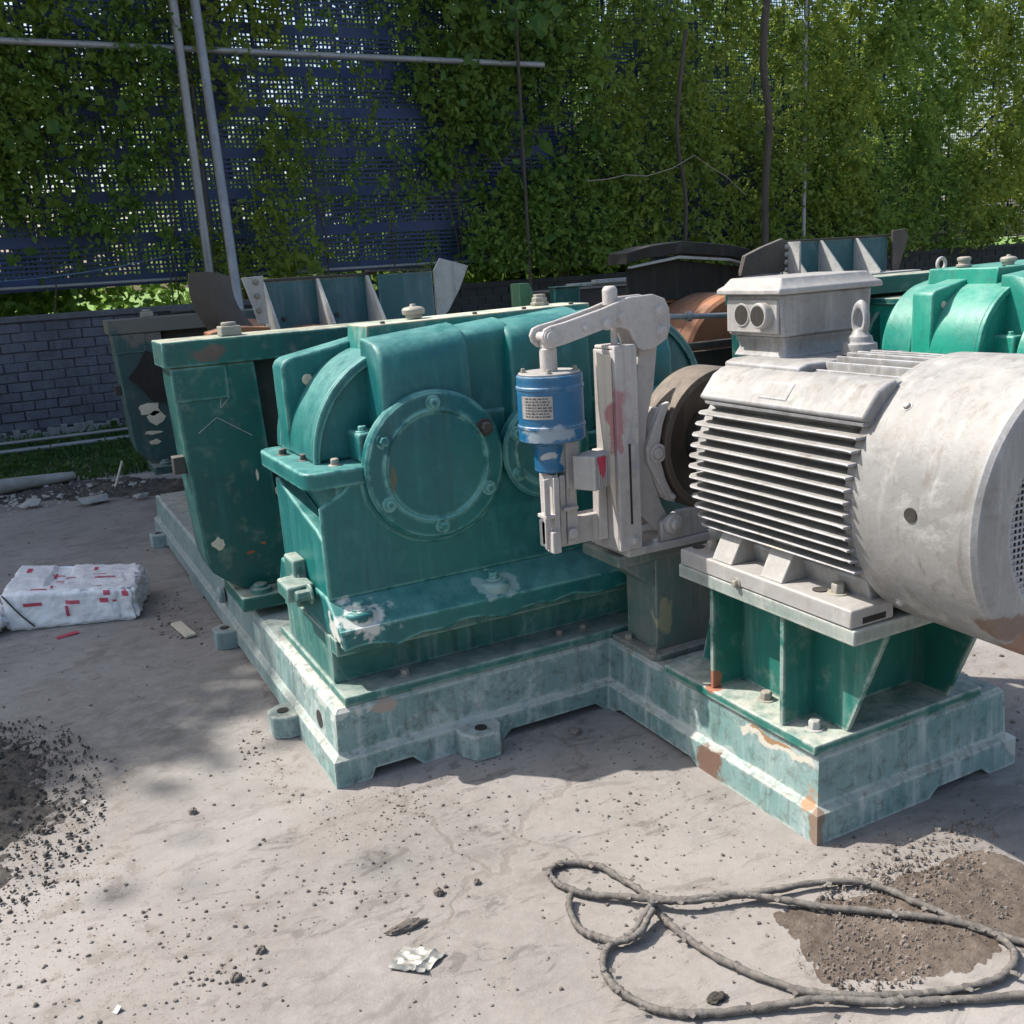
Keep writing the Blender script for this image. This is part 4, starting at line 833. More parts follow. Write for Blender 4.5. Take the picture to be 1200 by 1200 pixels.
crumbs('litter', [(-.4,5.8,.8,.35,260,.006,.03,.03),(-.9,5.6,.5,.3,60,.01,.03,0)], 'scraps of pale litter on the dark soil before the grass', soil('pale_litter', (.3,.28,.25), (.45,.43,.4), 20), 4, .4)
CLODM = soil('clay_clod', (.13,.115,.10), (.20,.175,.155), 60)
def clod(x, y, s, label, seed, mat=CLODM):
    b = bmesh.new(); bmesh.ops.create_icosphere(b, subdivisions=3, radius=1); mb = MB(); mb.bm.free(); mb.bm = b
    for v in b.verts:
        k = 1 + .45*noise.noise(v.co*1.7+Vector((seed,0,0))) + .2*noise.noise(v.co*4+Vector((0,seed,0)))
        v.co = Vector((v.co.x*s[0], v.co.y*s[1], v.co.z*s[2]))*k + Vector((x, y, s[2]*.55))
    build('clod', mb, mat, None, smooth=0, label=label, cat='clod', loc=(x,y,0))
clod(.063,-.677,(.012,.012,.012),'round dark clod above the crumpled scrap, beside the long crack',1)
clod(.44,-1.355,(.022,.014,.009),'flat dark stone inside the lower rope loop',2,soil('dark_stone',(.05,.045,.04),(.08,.07,.06),60))
clod(-.431,.115,(.014,.012,.011),'dark clod on bright ground left of the base corner',3)
clod(-.475,-.716,(.013,.011,.011),'lone dark clod near the lower left of the yard',4)
clod(-.40,-.65,(.013,.010,.010),'dark clod in a pair near the lower left of the yard',6)
clod(.17,-.69,(.009,.009,.009),'small dark clod left of the small rope loop',5)
clod(-.06,-.76,(.05,.014,.012),'long broken lump of dry earth above the crumpled scrap',8)
clod(.83,-.10,(.02,.02,.012),'clod in the shade inside the corner of the L-shaped base',9)
# ------------------------------------------------------------------ rope
def catmull(P, n=8, closed=False):
    out = []; m_ = len(P)
    for i in range(m_-1):
        p0, p1, p2, p3 = P[max(i-1,0)], P[i], P[i+1], P[min(i+2,m_-1)]
        for k in range(n):
            t_ = k/n; out.append(.5*((2*p1)+(-p0+p2)*t_+(2*p0-5*p1+4*p2-p3)*t_*t_+(-p0+3*p1-3*p2+p3)*t_**3))
    out.append(P[-1]); return out
def ropemat():
    t = NT('frayed_rope'); n1 = t.noise(30,5,.7); n2 = t.noise(160,3,.6)
    c = t.mix(t.mr(n1,.3,.7),(.07,.062,.055),(.18,.165,.15)); c = t.mix(t.math('MULTIPLY',t.mr(n2,.5,.7),.4),c,(.07,.06,.05)); t.l(c,t.bsdf.inputs['Base Color'])
    t.bsdf.inputs['Roughness'].default_value=.9; t.l(t.bump(n2,.6,.003,t.bump(n1,.4,.006)),t.bsdf.inputs['Normal']); return t.m
rope_px = [
 [(1215,1108,.012),(1150,1090,.012),(1085,1062,.014),(1020,1036,.016),(960,1034,.018),(880,1048,.022),(800,1056,.03),(740,1052,.02),(680,1046,.014),(650,1032,.012),(645,1020,.012),(662,1011,.012),(700,1015,.012),(735,1034,.012),(765,1052,.025),(800,1054,.032),(850,1049,.03),(900,1052,.022),(960,1062,.016),(1040,1070,.014),(1110,1078,.014),(1160,1092,.014),(1188,1115,.014),(1180,1140,.014),(1130,1158,.014),(1060,1166,.016),(990,1167,.018),(930,1158,.013),(860,1132,.012),(800,1096,.012),(772,1070,.014),(765,1058,.03)],
 [(765,1056,.04),(752,1078,.03),(735,1098,.02),(712,1112,.014),(708,1135,.012),(722,1158,.012),(760,1180,.012),(810,1188,.012),(880,1183,.012),(960,1172,.022),(1040,1174,.022),(1110,1172,.014),(1215,1166,.014)],
 [(668,1048,.02),(668,1068,.012),(680,1088,.012),(705,1100,.016),(730,1103,.024),(752,1090,.028),(765,1066,.04)],
]
rope = thing('rope', 'grey frayed taped rope lying in loose loops on the ground in front of the motor', 'rope', tuple(px(900,1100)))
for strand in rope_px:
    P = catmull([px(u, v, z) for u, v, z in strand], 14)
    for i, p in enumerate(P): p += Vector((noise.noise(p*22), noise.noise(p*22+Vector((5,5,5))), 0))*.004
    tape = [abs(((i*.31) % 1)-.5) for i in range(len(P))]
    rr = [.0078 + .0025*noise.noise(Vector((i*.35,0,3))) + .0028*((i*.217) % 1)*(1 if noise.noise(Vector((i*.08,7,1))) > -.2 else .2) for i in range(len(P))]
    mb = MB(); mb.tube(P, .012, 8, rf=lambda i: rr[i]); RM = globals().get('RM') or ropemat(); RD = globals().get('RD') or paint('dark_tape', (.05,.045,.04), (.09,.08,.07), chalk=(.2,.19,.17), chalk_amt=.5, dust_amt=.4, rough=.8)
    ro = build('rope_strand', mb, RM, rope, smooth=45); ro.data.materials.append(RD); q = random.Random(len(P)); i = 0; dark = set()
    while i < len(P):
        i += q.choice((2,3,4)); dark.update(range(i, i+q.choice((1,2,3)))); i += 2
    for pl in ro.data.polygons:
        if pl.index//8 in dark: pl.material_index = 1
# frayed scraps along the rope
fr = MB(); q = random.Random(4)
for strand in rope_px[:2]:
    for u, v, z in strand:
        for _ in range(2):
            p = px(u+q.uniform(-10,10), v+q.uniform(-3,3), z+.006); a = q.random()*6; fr.plate(p, p+Vector((math.cos(a)*.014, math.sin(a)*.014, q.uniform(-.002,.002))), .010, .0012, (-math.sin(a),math.cos(a),.3))
build('tape_scrap', fr, RM, rope, smooth=0, kind='stuff')
# crumpled foil scrap
FOIL = paint('silver_scrap', (.33,.33,.30), (.42,.41,.37), chalk=(.5,.5,.46), chalk_amt=.4, rough=.35, metal=.4, dust_amt=.3)
mb = MB(); bm = mb.bm; n = 16; c0, cu, cv = px(455,1137), px(498,1143)-px(455,1137), px(473,1112)-px(455,1137)
S = [[[bm.verts.new(c0+cu*(i/n*(1.0+.2*(j/n)))+cv*(j/n)+Vector((0,0,o+.006+.008*noise.noise(Vector((i*.35,j*.35,2)))+(.006 if abs(i-12)<1 else 0)+(.006 if j==1 else 0)))) for i in range(n+1)] for j in range(n+1)] for o in (0,.002)]
for j in range(n):
    for i in range(n):
        for s_i in (0,1): bm.faces.new((S[s_i][j][i],S[s_i][j][i+1],S[s_i][j+1][i+1],S[s_i][j+1][i]))
for a in range(n):
    for (j0,i0,j1,i1) in ((0,a,0,a+1),(n,a,n,a+1),(a,0,a+1,0),(a,n,a+1,n)): bm.faces.new((S[0][j0][i0],S[0][j1][i1],S[1][j1][i1],S[1][j0][i0]))
build('foil_scrap', mb, FOIL, None, smooth=20, label='small crumpled silver-grey packet lying on sunlit ground at the bottom', cat='litter', loc=tuple(px(478,1128)))
mb = MB(); a, b = px(206,730,.012), px(224,745,.012); mb.plate(a, b, .05, .012, (1,.6,0)); build('wood_offcut', mb, CREAMM, None, bevel=.002, label='pale flat wood offcut on the ground beside the base lug', cat='offcut', loc=tuple(px(215,740)))
mb = MB(); mb.plate(px(66,748,.004), px(92,740,.008), .025, .002, (0,1,.2)); build('red_scrap', mb, REDSP, None, label='torn red and white scrap lying in front of the wrapped bundle', cat='litter', loc=tuple(px(80,745)))
mb = MB(); mb.plate(px(96,938,.004), px(101,940,.006), .012, .002, (0,1,.2)); build('white_scrap', mb, LIGHTM, None, label='tiny white scrap at the edge of the dark soil heap', cat='litter', loc=tuple(px(98,939)))
mb = MB(); mb.plate(px(135,1182,.004), px(140,1184,.006), .018, .002, (0,1,.2)); build('paper_scrap', mb, LIGHTM, None, label='pale paper scrap near the bottom left corner', cat='litter', loc=tuple(px(137,1183)))
# ------------------------------------------------------------------ wrapped bundle
def bagmat():
    t = NT('printed_white_film'); n1 = t.noise(9,5,.65); n2 = t.noise(40,4,.7)
    c = t.mix(t.mr(n1,.4,.7),(.86,.86,.87),(.7,.7,.72)); c = t.mix(t.math('MULTIPLY',t.mr(n2,.62,.75),.5),c,(.33,.33,.34))
    c = t.mix(t.math('MULTIPLY', t.near((-.25,2.15,.1),(.08,.3,.3),.5,.06,12), .45), c, (.2,.2,.22))
    t.l(c,t.bsdf.inputs['Base Color']); t.bsdf.inputs['Roughness'].default_value=.32; t.l(t.bump(n1,.5,.03),t.bsdf.inputs['Normal']); return t.m
BAGM = bagmat(); PRINT = NT('red_print'); PRINT.bsdf.inputs['Base Color'].default_value = (.52,.08,.13,1); PRINT.bsdf.inputs['Roughness'].default_value = .4; PRINT = PRINT.m
bag = thing('wrapped_bundle', 'white plastic-wrapped bundle with red print lying on the ground at left', 'package', (-.6, 2.3, 0))
bu = Vector((.573,-.20,0)); bv_ = Vector((.16,.62,0)); bo = px(8,742)
def bagp(u, v, w):
    """u along, v back, w up: 0..1 each"""
    p = bo + bu*u*1.03 + bv_*v*(.80 - .12*u) + Vector((0,0,.205*w*(1-.18*u)))
    p += bu.normalized()*(-.03*(v)*(1-u)) 
    return p
def bag_surface(nu=64, nv=46, nw=20):
    mb = MB(); bm = mb.bm; verts = {}
    def vert(i, j, k):
        key = (i, j, k)
        if key not in verts:
            u, v, w = i/nu, j/nv, k/nw; p = bagp(u, v, w); c = bagp(.5,.5,.45); d = (p-c)
            e = sum(1 for a, mx_ in ((i,nu),(j,nv),(k,nw)) if a in (0, mx_)); 
            ed_ = sorted(min(a, mx_-a)/mx_*q_ for a, mx_, q_ in ((i,nu,3.5),(j,nv,3.),(k,nw,1.))); f = 1 - .06*max(0, 1-(ed_[0]+ed_[1])/.12)**1.5 - .05*max(0, 1-ed_[2]/.12)
            n_ = .012*noise.noise(p*9) - .016*abs(noise.noise(p*11+Vector((3,3,3)))) - .008*abs(noise.noise(p*31)) + .006; 
            if u > .86: n_ += .02*noise.noise(p*30)
            p = c + d*f + d.normalized()*n_
            if v > .2 and .3 < u < .45 and w == 1: p.z -= .02
            if p.z < .002: p.z = .002
            verts[key] = bm.verts.new(p)
        return verts[key]
    for i in range(nu):
        for j in range(nv):
            for k in (0, nw): bm.faces.new((vert(i,j,k),vert(i+1,j,k),vert(i+1,j+1,k),vert(i,j+1,k)))
        for k in range(nw):
            for j in (0, nv): bm.faces.new((vert(i,j,k),vert(i+1,j,k),vert(i+1,j,k+1),vert(i,j,k+1)))
    for j in range(nv):
        for k in range(nw):
            for i in (0, nu): bm.faces.new((vert(i,j,k),vert(i,j+1,k),vert(i,j+1,k+1),vert(i,j,k+1)))
    return mb
bag_mesh = build('film_wrap', bag_surface(), BAGM, bag, smooth=70)
from mathutils.bvhtree import BVHTree
bpy.context.view_layer.update()
_bm = bmesh.new(); _bm.from_mesh(bag_mesh.data); bmesh.ops.translate(_bm, vec=root_loc(bag), verts=_bm.verts); bvh = BVHTree.FromBMesh(_bm)
def stick(mb, u0, v0, w0, du, dv, nlen, nwid, face):
    """a red printed bar that hugs the film"""
    g = []
    for i in range(nlen+1):
        row = []
        for j in range(nwid+1):
            a = u0 + du*i/nlen; b = (v0 if face == 'top' else w0) + dv*j/nwid
            src = bagp(a, b, 1.4) if face == 'top' else bagp(a, -.5, b)
            dirn = Vector((0,0,-1)) if face == 'top' else Vector((bv_.x,bv_.y,0)).normalized()
            hit = bvh.ray_cast(src, dirn)
            row.append(mb.bm.verts.new(hit[0]-dirn*.0018) if hit[0] else None)
        g.append(row)
    for i in range(nlen):
        for j in range(nwid):
            q_ = (g[i][j], g[i+1][j], g[i+1][j+1], g[i][j+1])
            if all(q_): mb.bm.faces.new(q_)
for u, v, du, dv, fc in ((.36,.42,.15,.04,'top'),(.66,.40,.16,.04,'top'),(.40,.36,.08,.02,'top'),(.30,.66,.10,.03,'top'),(.62,.72,.03,.12,'top'),(.32,.60,.02,.16,'top'),(.10,.68,.04,.15,'top'),(.22,.05,.12,.04,'top'),(.70,.1,.05,.02,'top'),(.36,.10,.02,.1,'top'),(.64,.52,.1,.02,'top'),
        (.14,.62,.14,.09,'f'),(.46,.62,.11,.10,'f'),(.72,.60,.07,.13,'f'),(.76,.82,.05,.13,'f'),(.45,.28,.025,.3,'f'),(.90,.76,.05,.2,'f'),(.82,.6,.03,.06,'f')):
    mb = MB(); stick(mb, u, v, v, du, dv, 8, 3, fc)
    if len(mb.bm.faces): build('printed_mark', mb, PRINT, bag, smooth=0)
    else: mb.bm.free()
_bm.free()
mb = MB(); mb.tube(catmull([bagp(.02,-.02,.95), bagp(.12,-.03,.5), bagp(.22,-.03,.12)], 6), .004, 6); build('strap', mb, DARK, bag)
b2 = bmesh.new(); bmesh.ops.create_icosphere(b2, subdivisions=4, radius=1); mb = MB(); mb.bm.free(); mb.bm = b2
for v in b2.verts:
    k = 1+.25*noise.noise(v.co*2)+.12*noise.noise(v.co*6); v.co = Vector((v.co.x*.10, v.co.y*.12, v.co.z*.075))*k + Vector((-1.0,2.42,.07))
    v.co.z = max(v.co.z, .002)
build('crumpled_film', mb, BAGM, None, smooth=60, label='crumpled white film lump cut by the left picture edge', cat='plastic film', loc=(-1.0,2.42,0))
# old pipe-like roll among the rubble
mb = MB(); mb.tube(catmull([Vector((-1.6,5.75,.09)),Vector((-1.1,5.95,.10)),Vector((-.72,6.1,.09)),Vector((-.35,6.3,.06))],6), .075, 12, rf=lambda i: .09-.003*i); build('old_sack_roll', mb, soil('grey_sacking',(.28,.27,.25),(.36,.35,.33),12), None, label='grey rolled sack lying at the left before the grass', cat='sack', loc=(-1.0,6,0))
for (u, v, L, a, m_, lb_) in ((36,592,.16,.3,'f','crumpled pale plastic scrap at the foot of the grass'),(110,588,.2,.7,'f','torn pale sheet lying on the dark litter strip'),(135,572,.22,1.1,'c','pale yellow stick leaning in the weeds by the far machine'),(165,582,.12,.2,'f','small white scrap beside the far machine foot')):
    p = px(u, v, .02); mb = MB(); d = Vector((math.cos(a), math.sin(a), .12 if m_ == 'f' else .8)).normalized()
    if m_ == 'c': mb.plate(p, p+d*L*1.3, .02, .012, (0,0,1))
    else:
        k_ = [p + Vector((R.uniform(-1,1)*L*.6, R.uniform(-1,1)*L*.5, abs(R.gauss(0,.03)))) for _ in range(14)]; vs_ = [mb.bm.verts.new(q_) for q_ in k_]; bmesh.ops.convex_hull(mb.bm, input=vs_)
        bmesh.ops.delete(mb.bm, geom=[v_ for v_ in mb.bm.verts if not v_.link_faces], context='VERTS')
    build('litter_scrap' if m_ == 'f' else 'stick', mb, CREAMM if m_ == 'c' else GUS, None, smooth=0, label=lb_, cat='litter' if m_ == 'f' else 'stick', loc=tuple(p))
# ------------------------------------------------------------------ brick wall
BR = paint('blue_grey_brick', (.105,.115,.15), (.07,.077,.10), chalk=(.16,.17,.21), chalk_amt=.5, dust_amt=.2, rough=.85, stain_amt=.4, fine=.3, blotch=2.5, grime=.7)
MORT = paint('dark_mortar', (.092,.098,.125), (.07,.076,.098), chalk=(.15,.155,.185), chalk_amt=.4, dust_amt=.2, rough=.95, stain_amt=.3, fine=.4)
COPE = paint('grey_coping', (.12,.13,.15), (.085,.09,.105), chalk=(.2,.2,.22), chalk_amt=.4, dust_amt=.3, rough=.9, stain_amt=.4, fine=.3)
wall = thing('brick_wall', 'low blue-grey brick yard wall below the blue perforated fence', 'wall', (0, 9.5, 0))
mb = MB(); mb.box(-14, 22, 9.472, 9.7, 0, 1.30); build('wall_core', mb, MORT, wall)
x = -14.0
mb = MB(); build('coping', MB().box(-14, 2.4, 9.425, 9.74, 1.3005, 1.365), COPE, wall, bevel=.008); build('coping', MB().box(2.404, 22, 9.425, 9.74, 1.3005, 1.365), BRICKD, wall, bevel=.008)
def brick_mesh(sd):
    q = random.Random(sd); mb = MB(); bm = mb.bm; w, h = .233, .099
    def ring(i, y): return [bm.verts.new((sx*(w/2-i)+q.uniform(-.002,.002), y+q.uniform(-.002,.002), sz*(h/2-i)+q.uniform(-.002,.002))) for sx, sz in ((-1,-1),(1,-1),(1,1),(-1,1))]
    r = [ring(0,.02), ring(0,-.012), ring(.006,-.02)]
    for A, B in zip(r, r[1:]):
        for i in range(4): bm.faces.new((A[i],A[(i+1)%4],B[(i+1)%4],B[i]))
    bm.faces.new(r[-1]); bmesh.ops.recalc_face_normals(bm, faces=bm.faces)
    me = bpy.data.meshes.new('brick'); bm.to_mesh(me); bm.free(); me.materials.append(BR); return me
bms = [brick_mesh(i) for i in range(6)]
stuff_b = MB()
for row in range(12):
    z = .055 + row*.1075
    for kx in range(-55, 92):
        x = kx*.243 + (.12 if row % 2 else 0)
        if row < 1 and R.random() < .5: continue
        if -1.5 < x < .95:
            o = bpy.data.objects.new('brick', bms[R.randrange(6)]); COL.objects.link(o); o.parent = wall
            o.location = Vector((x + R.uniform(-.004,.004), 9.466 + R.uniform(-.010,.016), z + R.uniform(-.003,.003))) - Vector(wall.location)
            o.rotation_euler = (R.uniform(-.02,.02), R.uniform(-.012,.012), R.uniform(-.02,.02))
        elif x > .95 and row > 6 or x < -1.5 and x > -6 : stuff_b.box(x-.112, x+.112, 9.447+R.uniform(-.004,.006), 9.475, z-.046, z+.046)
build('distant_bricks', stuff_b, BRICKD, wall, smooth=0, kind='stuff')
mb = MB(); 
for k in range(40):
    x = -1.6 + k*.07; mb.box(x, x+.075, 9.40+R.uniform(-.01,.02), 9.447, 0, .07+.07*R.random())
build('rough_render', mb, paint('crumbling_render', (.22,.22,.23),(.15,.155,.165), chalk_amt=.3, rough=.95), wall, bevel=.01, smooth=0)
# two low pipes before the wall
for i, (z, y) in enumerate(((.135,8.4),(.075,8.2))):
    mb = MB(); mb.cyl((-8,y,z),(.9,y-.05,z-.0),.018 if i == 0 else .024,seg=10); build('low_pipe', mb, GALV, None, label=('upper thin grey pipe running low before the brick wall' if i == 0 else 'lower pale pipe running just above the grass before the brick wall'), cat='pipe', loc=(-1,y,0))
# ------------------------------------------------------------------ perforated fence
BLUEF = NT('blue_perforated_sheet'); _c = BLUEF.mix(BLUEF.mr(BLUEF.noise(1.3,4,.6),.35,.7),(.013,.034,.135),(.014,.036,.085)); BLUEF.l(_c, BLUEF.bsdf.inputs['Base Color']); BLUEF.bsdf.inputs['Roughness'].default_value=.5; BLUEF = BLUEF.m
fence = thing('windbreak_fence', 'tall dark blue perforated windbreak fence above the brick wall', 'fence', (4, 9.8, 1.36))
def panel(x0, x1, z0, z1, y):
    mb = MB(); bm = mb.bm; pitch = .052; z = z0; k = 0; thin = x0 > 6.2
    def quad(a, b, c, d, yy, yy2=None): bm.faces.new([bm.verts.new(p) for p in ((a, yy, c), (b, yy, c), (b, yy2 or yy, d), (a, yy2 or yy, d))])
    while z < z1:
        ph = k % 9; h = (.014 if thin else .026) if ph not in (0, 1) else (.02 if thin else .0525)
        dy = .02*math.sin(k*2*math.pi/9)
        quad(x0, x1, z, z+h, y+dy); z += pitch if ph not in (0, 1) else .052; k += 1
    x = x0 + pitch*.5; j = 0
    while x < x1:
        w = (.013 if thin else .026) if j % 11 else .05
        quad(x, min(x+w, x1), z0, z1, y+.024); x += pitch; j += 1
    return mb
xk = -3.0; i = 0
while xk < 19:
    w = 1.1; zb = 1.62 if xk < 6 else 1.50
    build('mesh_panel', panel(xk, xk+w+.012, zb, 6.6 if xk < 6 else 5.9, 9.8 + (.012 if i % 2 else 0)), BLUEF, fence, smooth=0); xk += w; i += 1
for z in (1.64, 4.25, 6.4):
    mb = MB(); mb.cyl((-4,9.33 if z == 4.25 else 9.70,z+.03-.10*(z == 4.25)),(6.25 if z == 4.25 else 19,9.33 if z == 4.25 else 9.70,z-.03*(z > 4)-.12*(z == 4.25)),.036 if z > 4 else .02,seg=10); build('rail', mb, GALV, fence)
for x in (1.58, 5.82, 10.95, 15.6, -2.6):
    mb = MB(); yp = 9.24 if x < 6 else 9.46 if x < 12 else 9.62; mb.cyl((x,yp,0.0 if x < 12 else 1.37),(x,yp,6.7),.05 if x < 3 else .022 if x < 6 else .032,seg=12); build('post', mb, GALV if x != 5.82 else BARK, fence)
mb = MB(); mb.cyl((1.66,9.45,.0),(1.74,9.58,5.2),.03,seg=10); build('thin_post', mb, DARK, fence)
mb = MB(); mb.cyl(Vector((1.50,7.45,1.2))+Vector((-.02,-.12,-1.2)),(1.80,9.25,5.6),.05,seg=18); build('leaning_pole', mb, GALV, None, label='bright grey steel pole leaning diagonally against the blue fence', cat='pole', loc=(1.49,7.4,0))
mb = MB(); mb.tube(catmull([Vector((-2,9.55,1.82)),Vector((-.6,9.55,1.75)),Vector((.5,9.55,1.82)),Vector((1.5,9.55,1.98))],8),.008,6); build('sagging_cable', mb, paint('blue_cable',(.06,.12,.25),(.08,.14,.25)), None, label='thin blue cable sagging along the fence foot at left', cat='cable', loc=(0,9.55,1.8))
mb = MB(); mb.tube([Vector((6.6,8.95,2.60)),Vector((6.9,8.92,2.61)),Vector((7.2,8.9,2.66)),Vector((7.55,8.9,2.64)),Vector((8.0,8.9,2.74)),Vector((8.35,8.88,2.90))],.007,5); mb.tube([Vector((8.35,8.88,2.90)),Vector((8.6,8.88,2.76)),Vector((8.95,8.9,2.6)),Vector((9.3,8.9,2.34))],.006,5); build('dead_twig', mb, paint('pale_twig',(.3,.25,.18),(.22,.18,.13)), None, label='pale bare twig sticking out of the vines right of centre', cat='twig', loc=(8,9.2,2.6))

for pts, r_, lb_ in (([(9.95,9.22,1.2),(9.92,9.2,2.4),(10.0,9.2,3.4),(9.9,9.22,4.3),(10.05,9.24,5.6)],.055,'dark bare creeper trunk rising through the leaves left of the pale fence post'),([(8.35,9.2,1.2),(8.42,9.18,2.3),(8.3,9.2,3.3),(8.5,9.22,4.6)],.028,'thin dark creeper trunk above the bent roof plate')):
    mb = MB(); mb.tube(catmull([Vector(p) for p in pts], 6), r_, 8); build('creeper_trunk', mb, BARK, None, label=lb_, cat='trunk', loc=pts[0])
# ------------------------------------------------------------------ foliage
def leafmat(name, c1, c2, c3, tr=.45):
    t = NT(name); n1 = t.noise(1.1,3,.6); n2 = t.noise(14,2,.5)
    oi = t.n('ShaderNodeObjectInfo')
    c = t.mix(t.mr(n1,.38,.66), c1, c2); c = t.mix(t.mr(n2,.45,.75), c, c3)
    t.l(c, t.bsdf.inputs['Base Color']); t.bsdf.inputs['Roughness'].default_value=.55; t.bsdf.inputs['Specular IOR Level'].default_value=.3
    tn = t.n('ShaderNodeBsdfTranslucent'); t.l(t.mix(.75, c, c3), tn.inputs[0]); mx_ = t.n('ShaderNodeMixShader'); mx_.inputs[0].default_value = tr
    t.l(t.bsdf.outputs[0], mx_.inputs[1]); t.l(tn.outputs[0], mx_.inputs[2]); t.l(mx_.outputs[0], t.out.inputs[0]); return t.m
VINE = leafmat('vine_leaf', (.07,.175,.04), (.17,.27,.05), (.32,.42,.09), .58)
VINEY = leafmat('olive_vine_leaf', (.085,.18,.036), (.21,.29,.05), (.37,.44,.09), .58)
TREEL = leafmat('tree_leaf', (.055,.14,.035), (.10,.19,.04), (.18,.27,.06), .55)
GRASSM = leafmat('sun_tinted_weed', (.14,.30,.04), (.22,.38,.06), (.32,.48,.09), .55)  # leaf colour brightened so the tree-shaded verge looks sunlit
WEEDM = leafmat('shade_tinted_weed', (.035,.09,.02), (.05,.11,.025), (.08,.14,.04), .4)  # dark copy of the weed leaf, shade put into its colour
def leaf(vs, fs, p, s, q, droop=.6):
    d = Vector((q.gauss(0,1), q.gauss(0,1), q.gauss(-droop,.7))).normalized(); sd = d.cross(Vector((q.gauss(0,1),q.gauss(0,1),q.gauss(0,1)))).normalized()
    if q.random() < .06: s *= 1.8
    i = len(vs); w = s*q.uniform(.24,.40)
    vs += [p, p + d*s*.45 + sd*w, p + d*s, p + d*s*.45 - sd*w]; fs.append((i, i+1, i+2, i+3))
def leaf_object(name, vs, fs, mat, parent=None, kind=None, base=None, **props):
    base = root_loc(parent) if parent else Vector(base or (0,0,0))
    me = bpy.data.meshes.new(name); me.from_pydata([tuple(v-base) for v in vs], [], fs); me.materials.append(mat)
    o = bpy.data.objects.new(name, me); COL.objects.link(o)
    if parent: o.parent = parent
    else: o.location = base
    for k, v in props.items(): o[k] = v
    if kind: o['kind'] = kind
    return o
def vine(x0, x1, dens, ztop, mat, label, seed, zlow=1.45, depth=.5, clump=.0, leaf_s=.075):
    q = random.Random(seed); t = thing('climbing_vine', label, 'vine', ((x0+x1)/2, 9.5, 1.36))
    vs, fs = [], []; n = int(dens*(x1-x0))
    def bulk(x, z): return .5+.5*noise.noise(Vector((x*1.05, z*.8, 7.7)))+.25*noise.noise(Vector((x*2.6, z*2.1, 1.7)))
    for k in range(n):
        x = q.uniform(x0, x1); z = q.uniform(zlow+.2, ztop+.2); b = bulk(x, z)
        if clump and noise.noise(Vector((x*.75, z*.6, 3.1))) < clump*q.uniform(.6,1.4): continue
        if q.random() > .12 + 1.3*b: continue
        y = 9.66 - depth*(.1+1.25*max(0, b-.2))*q.random()**.7
        if q.random() < .45:      # a drooping strand
            L = q.uniform(.2, .75); p = Vector((x,y,z)); dx = q.gauss(0,.016); m_ = int(L/.036)
            for s in range(m_):
                p = p + Vector((dx+q.gauss(0,.014), -.005+q.gauss(0,.012), -.036*q.uniform(.4,1.1)))
                if p.z < zlow: break
                for _ in range(2): leaf(vs, fs, p + Vector((q.gauss(0,.04), q.gauss(0,.03), q.gauss(0,.02))), leaf_s*q.uniform(.6,1.35), q)
        else:                     # a spray of leaves fanning out of one shoot
            c = Vector((x,y,z)); a = q.uniform(-2.6,-.5); d = Vector((math.cos(a), -.35, math.sin(a)*.8)); L = q.uniform(.15,.42)
            for s in range(18):
                u = q.random(); leaf(vs, fs, c + d*L*u + Vector((q.gauss(0,.05), q.gauss(0,.035), q.gauss(0,.05)))*(.5+u), leaf_s*q.uniform(.6,1.5), q, .5)
    leaf_object('foliage', vs, fs, mat, t, 'stuff')
    for j in range(2):
        xx = q.uniform(x0+.2, x1-.2); ph = q.random()*9
        tw = MB(); tw.tube(catmull([Vector((xx + .22*noise.noise(Vector((s*.6,ph,0))), 9.6+.05*noise.noise(Vector((s*.5,0,ph))), 1.3+s*.55)) for s in range(int(q.uniform(4,9)))], 4), .009, 6)
        build('stem', tw, BARK, t, smooth=60)
    return t
VS = [(-2.6,.2,330,5.2,VINE,'dark green vine on the fence at the far left edge',-.16),(.2,1.5,230,5.2,VINE,'sparse vine on the fence just left of the leaning pole',-.12),
      (1.5,2.9,300,5.6,VINEY,'vine hanging in strands round the leaning pole',-.2),(2.9,4.4,50,5.6,VINE,'thin vine between leaning pole and the bright gap in the fence',-.0),
      (4.4,5.8,380,5.6,VINE,'bushy vine right of the bright gap, left of the thin fence stem',-.3),(5.8,7.2,400,5.6,VINE,'dense vine right of the thin fence stem, behind the gearbox',-.4),
      (7.2,8.8,300,5.8,VINEY,'dense vine above the dark bent roof plate',-.4),(8.8,10.4,360,6.0,VINEY,'olive vine just left of the pale fence post',-.8),
      (10.4,12.4,380,6.0,VINEY,'olive vine covering the pale fence post',-.9),(12.4,14.6,400,6.0,VINE,'thick vine above the teal hopper',-.9),(14.6,17.2,400,6.0,VINEY,'thick vine at the right edge of the picture',-.9)]
for i, (a, b, d_, zt, mt, lb_, cl) in enumerate(VS): vine(a, b, d_, zt, mt, lb_, 40+i, clump=cl, zlow=2.25 if a < 0 else 1.95 if a < 1 else 2.1 if a == 2.9 else 1.5 if a < 6 else 1.35, leaf_s=.082 if a > 7 else .078)

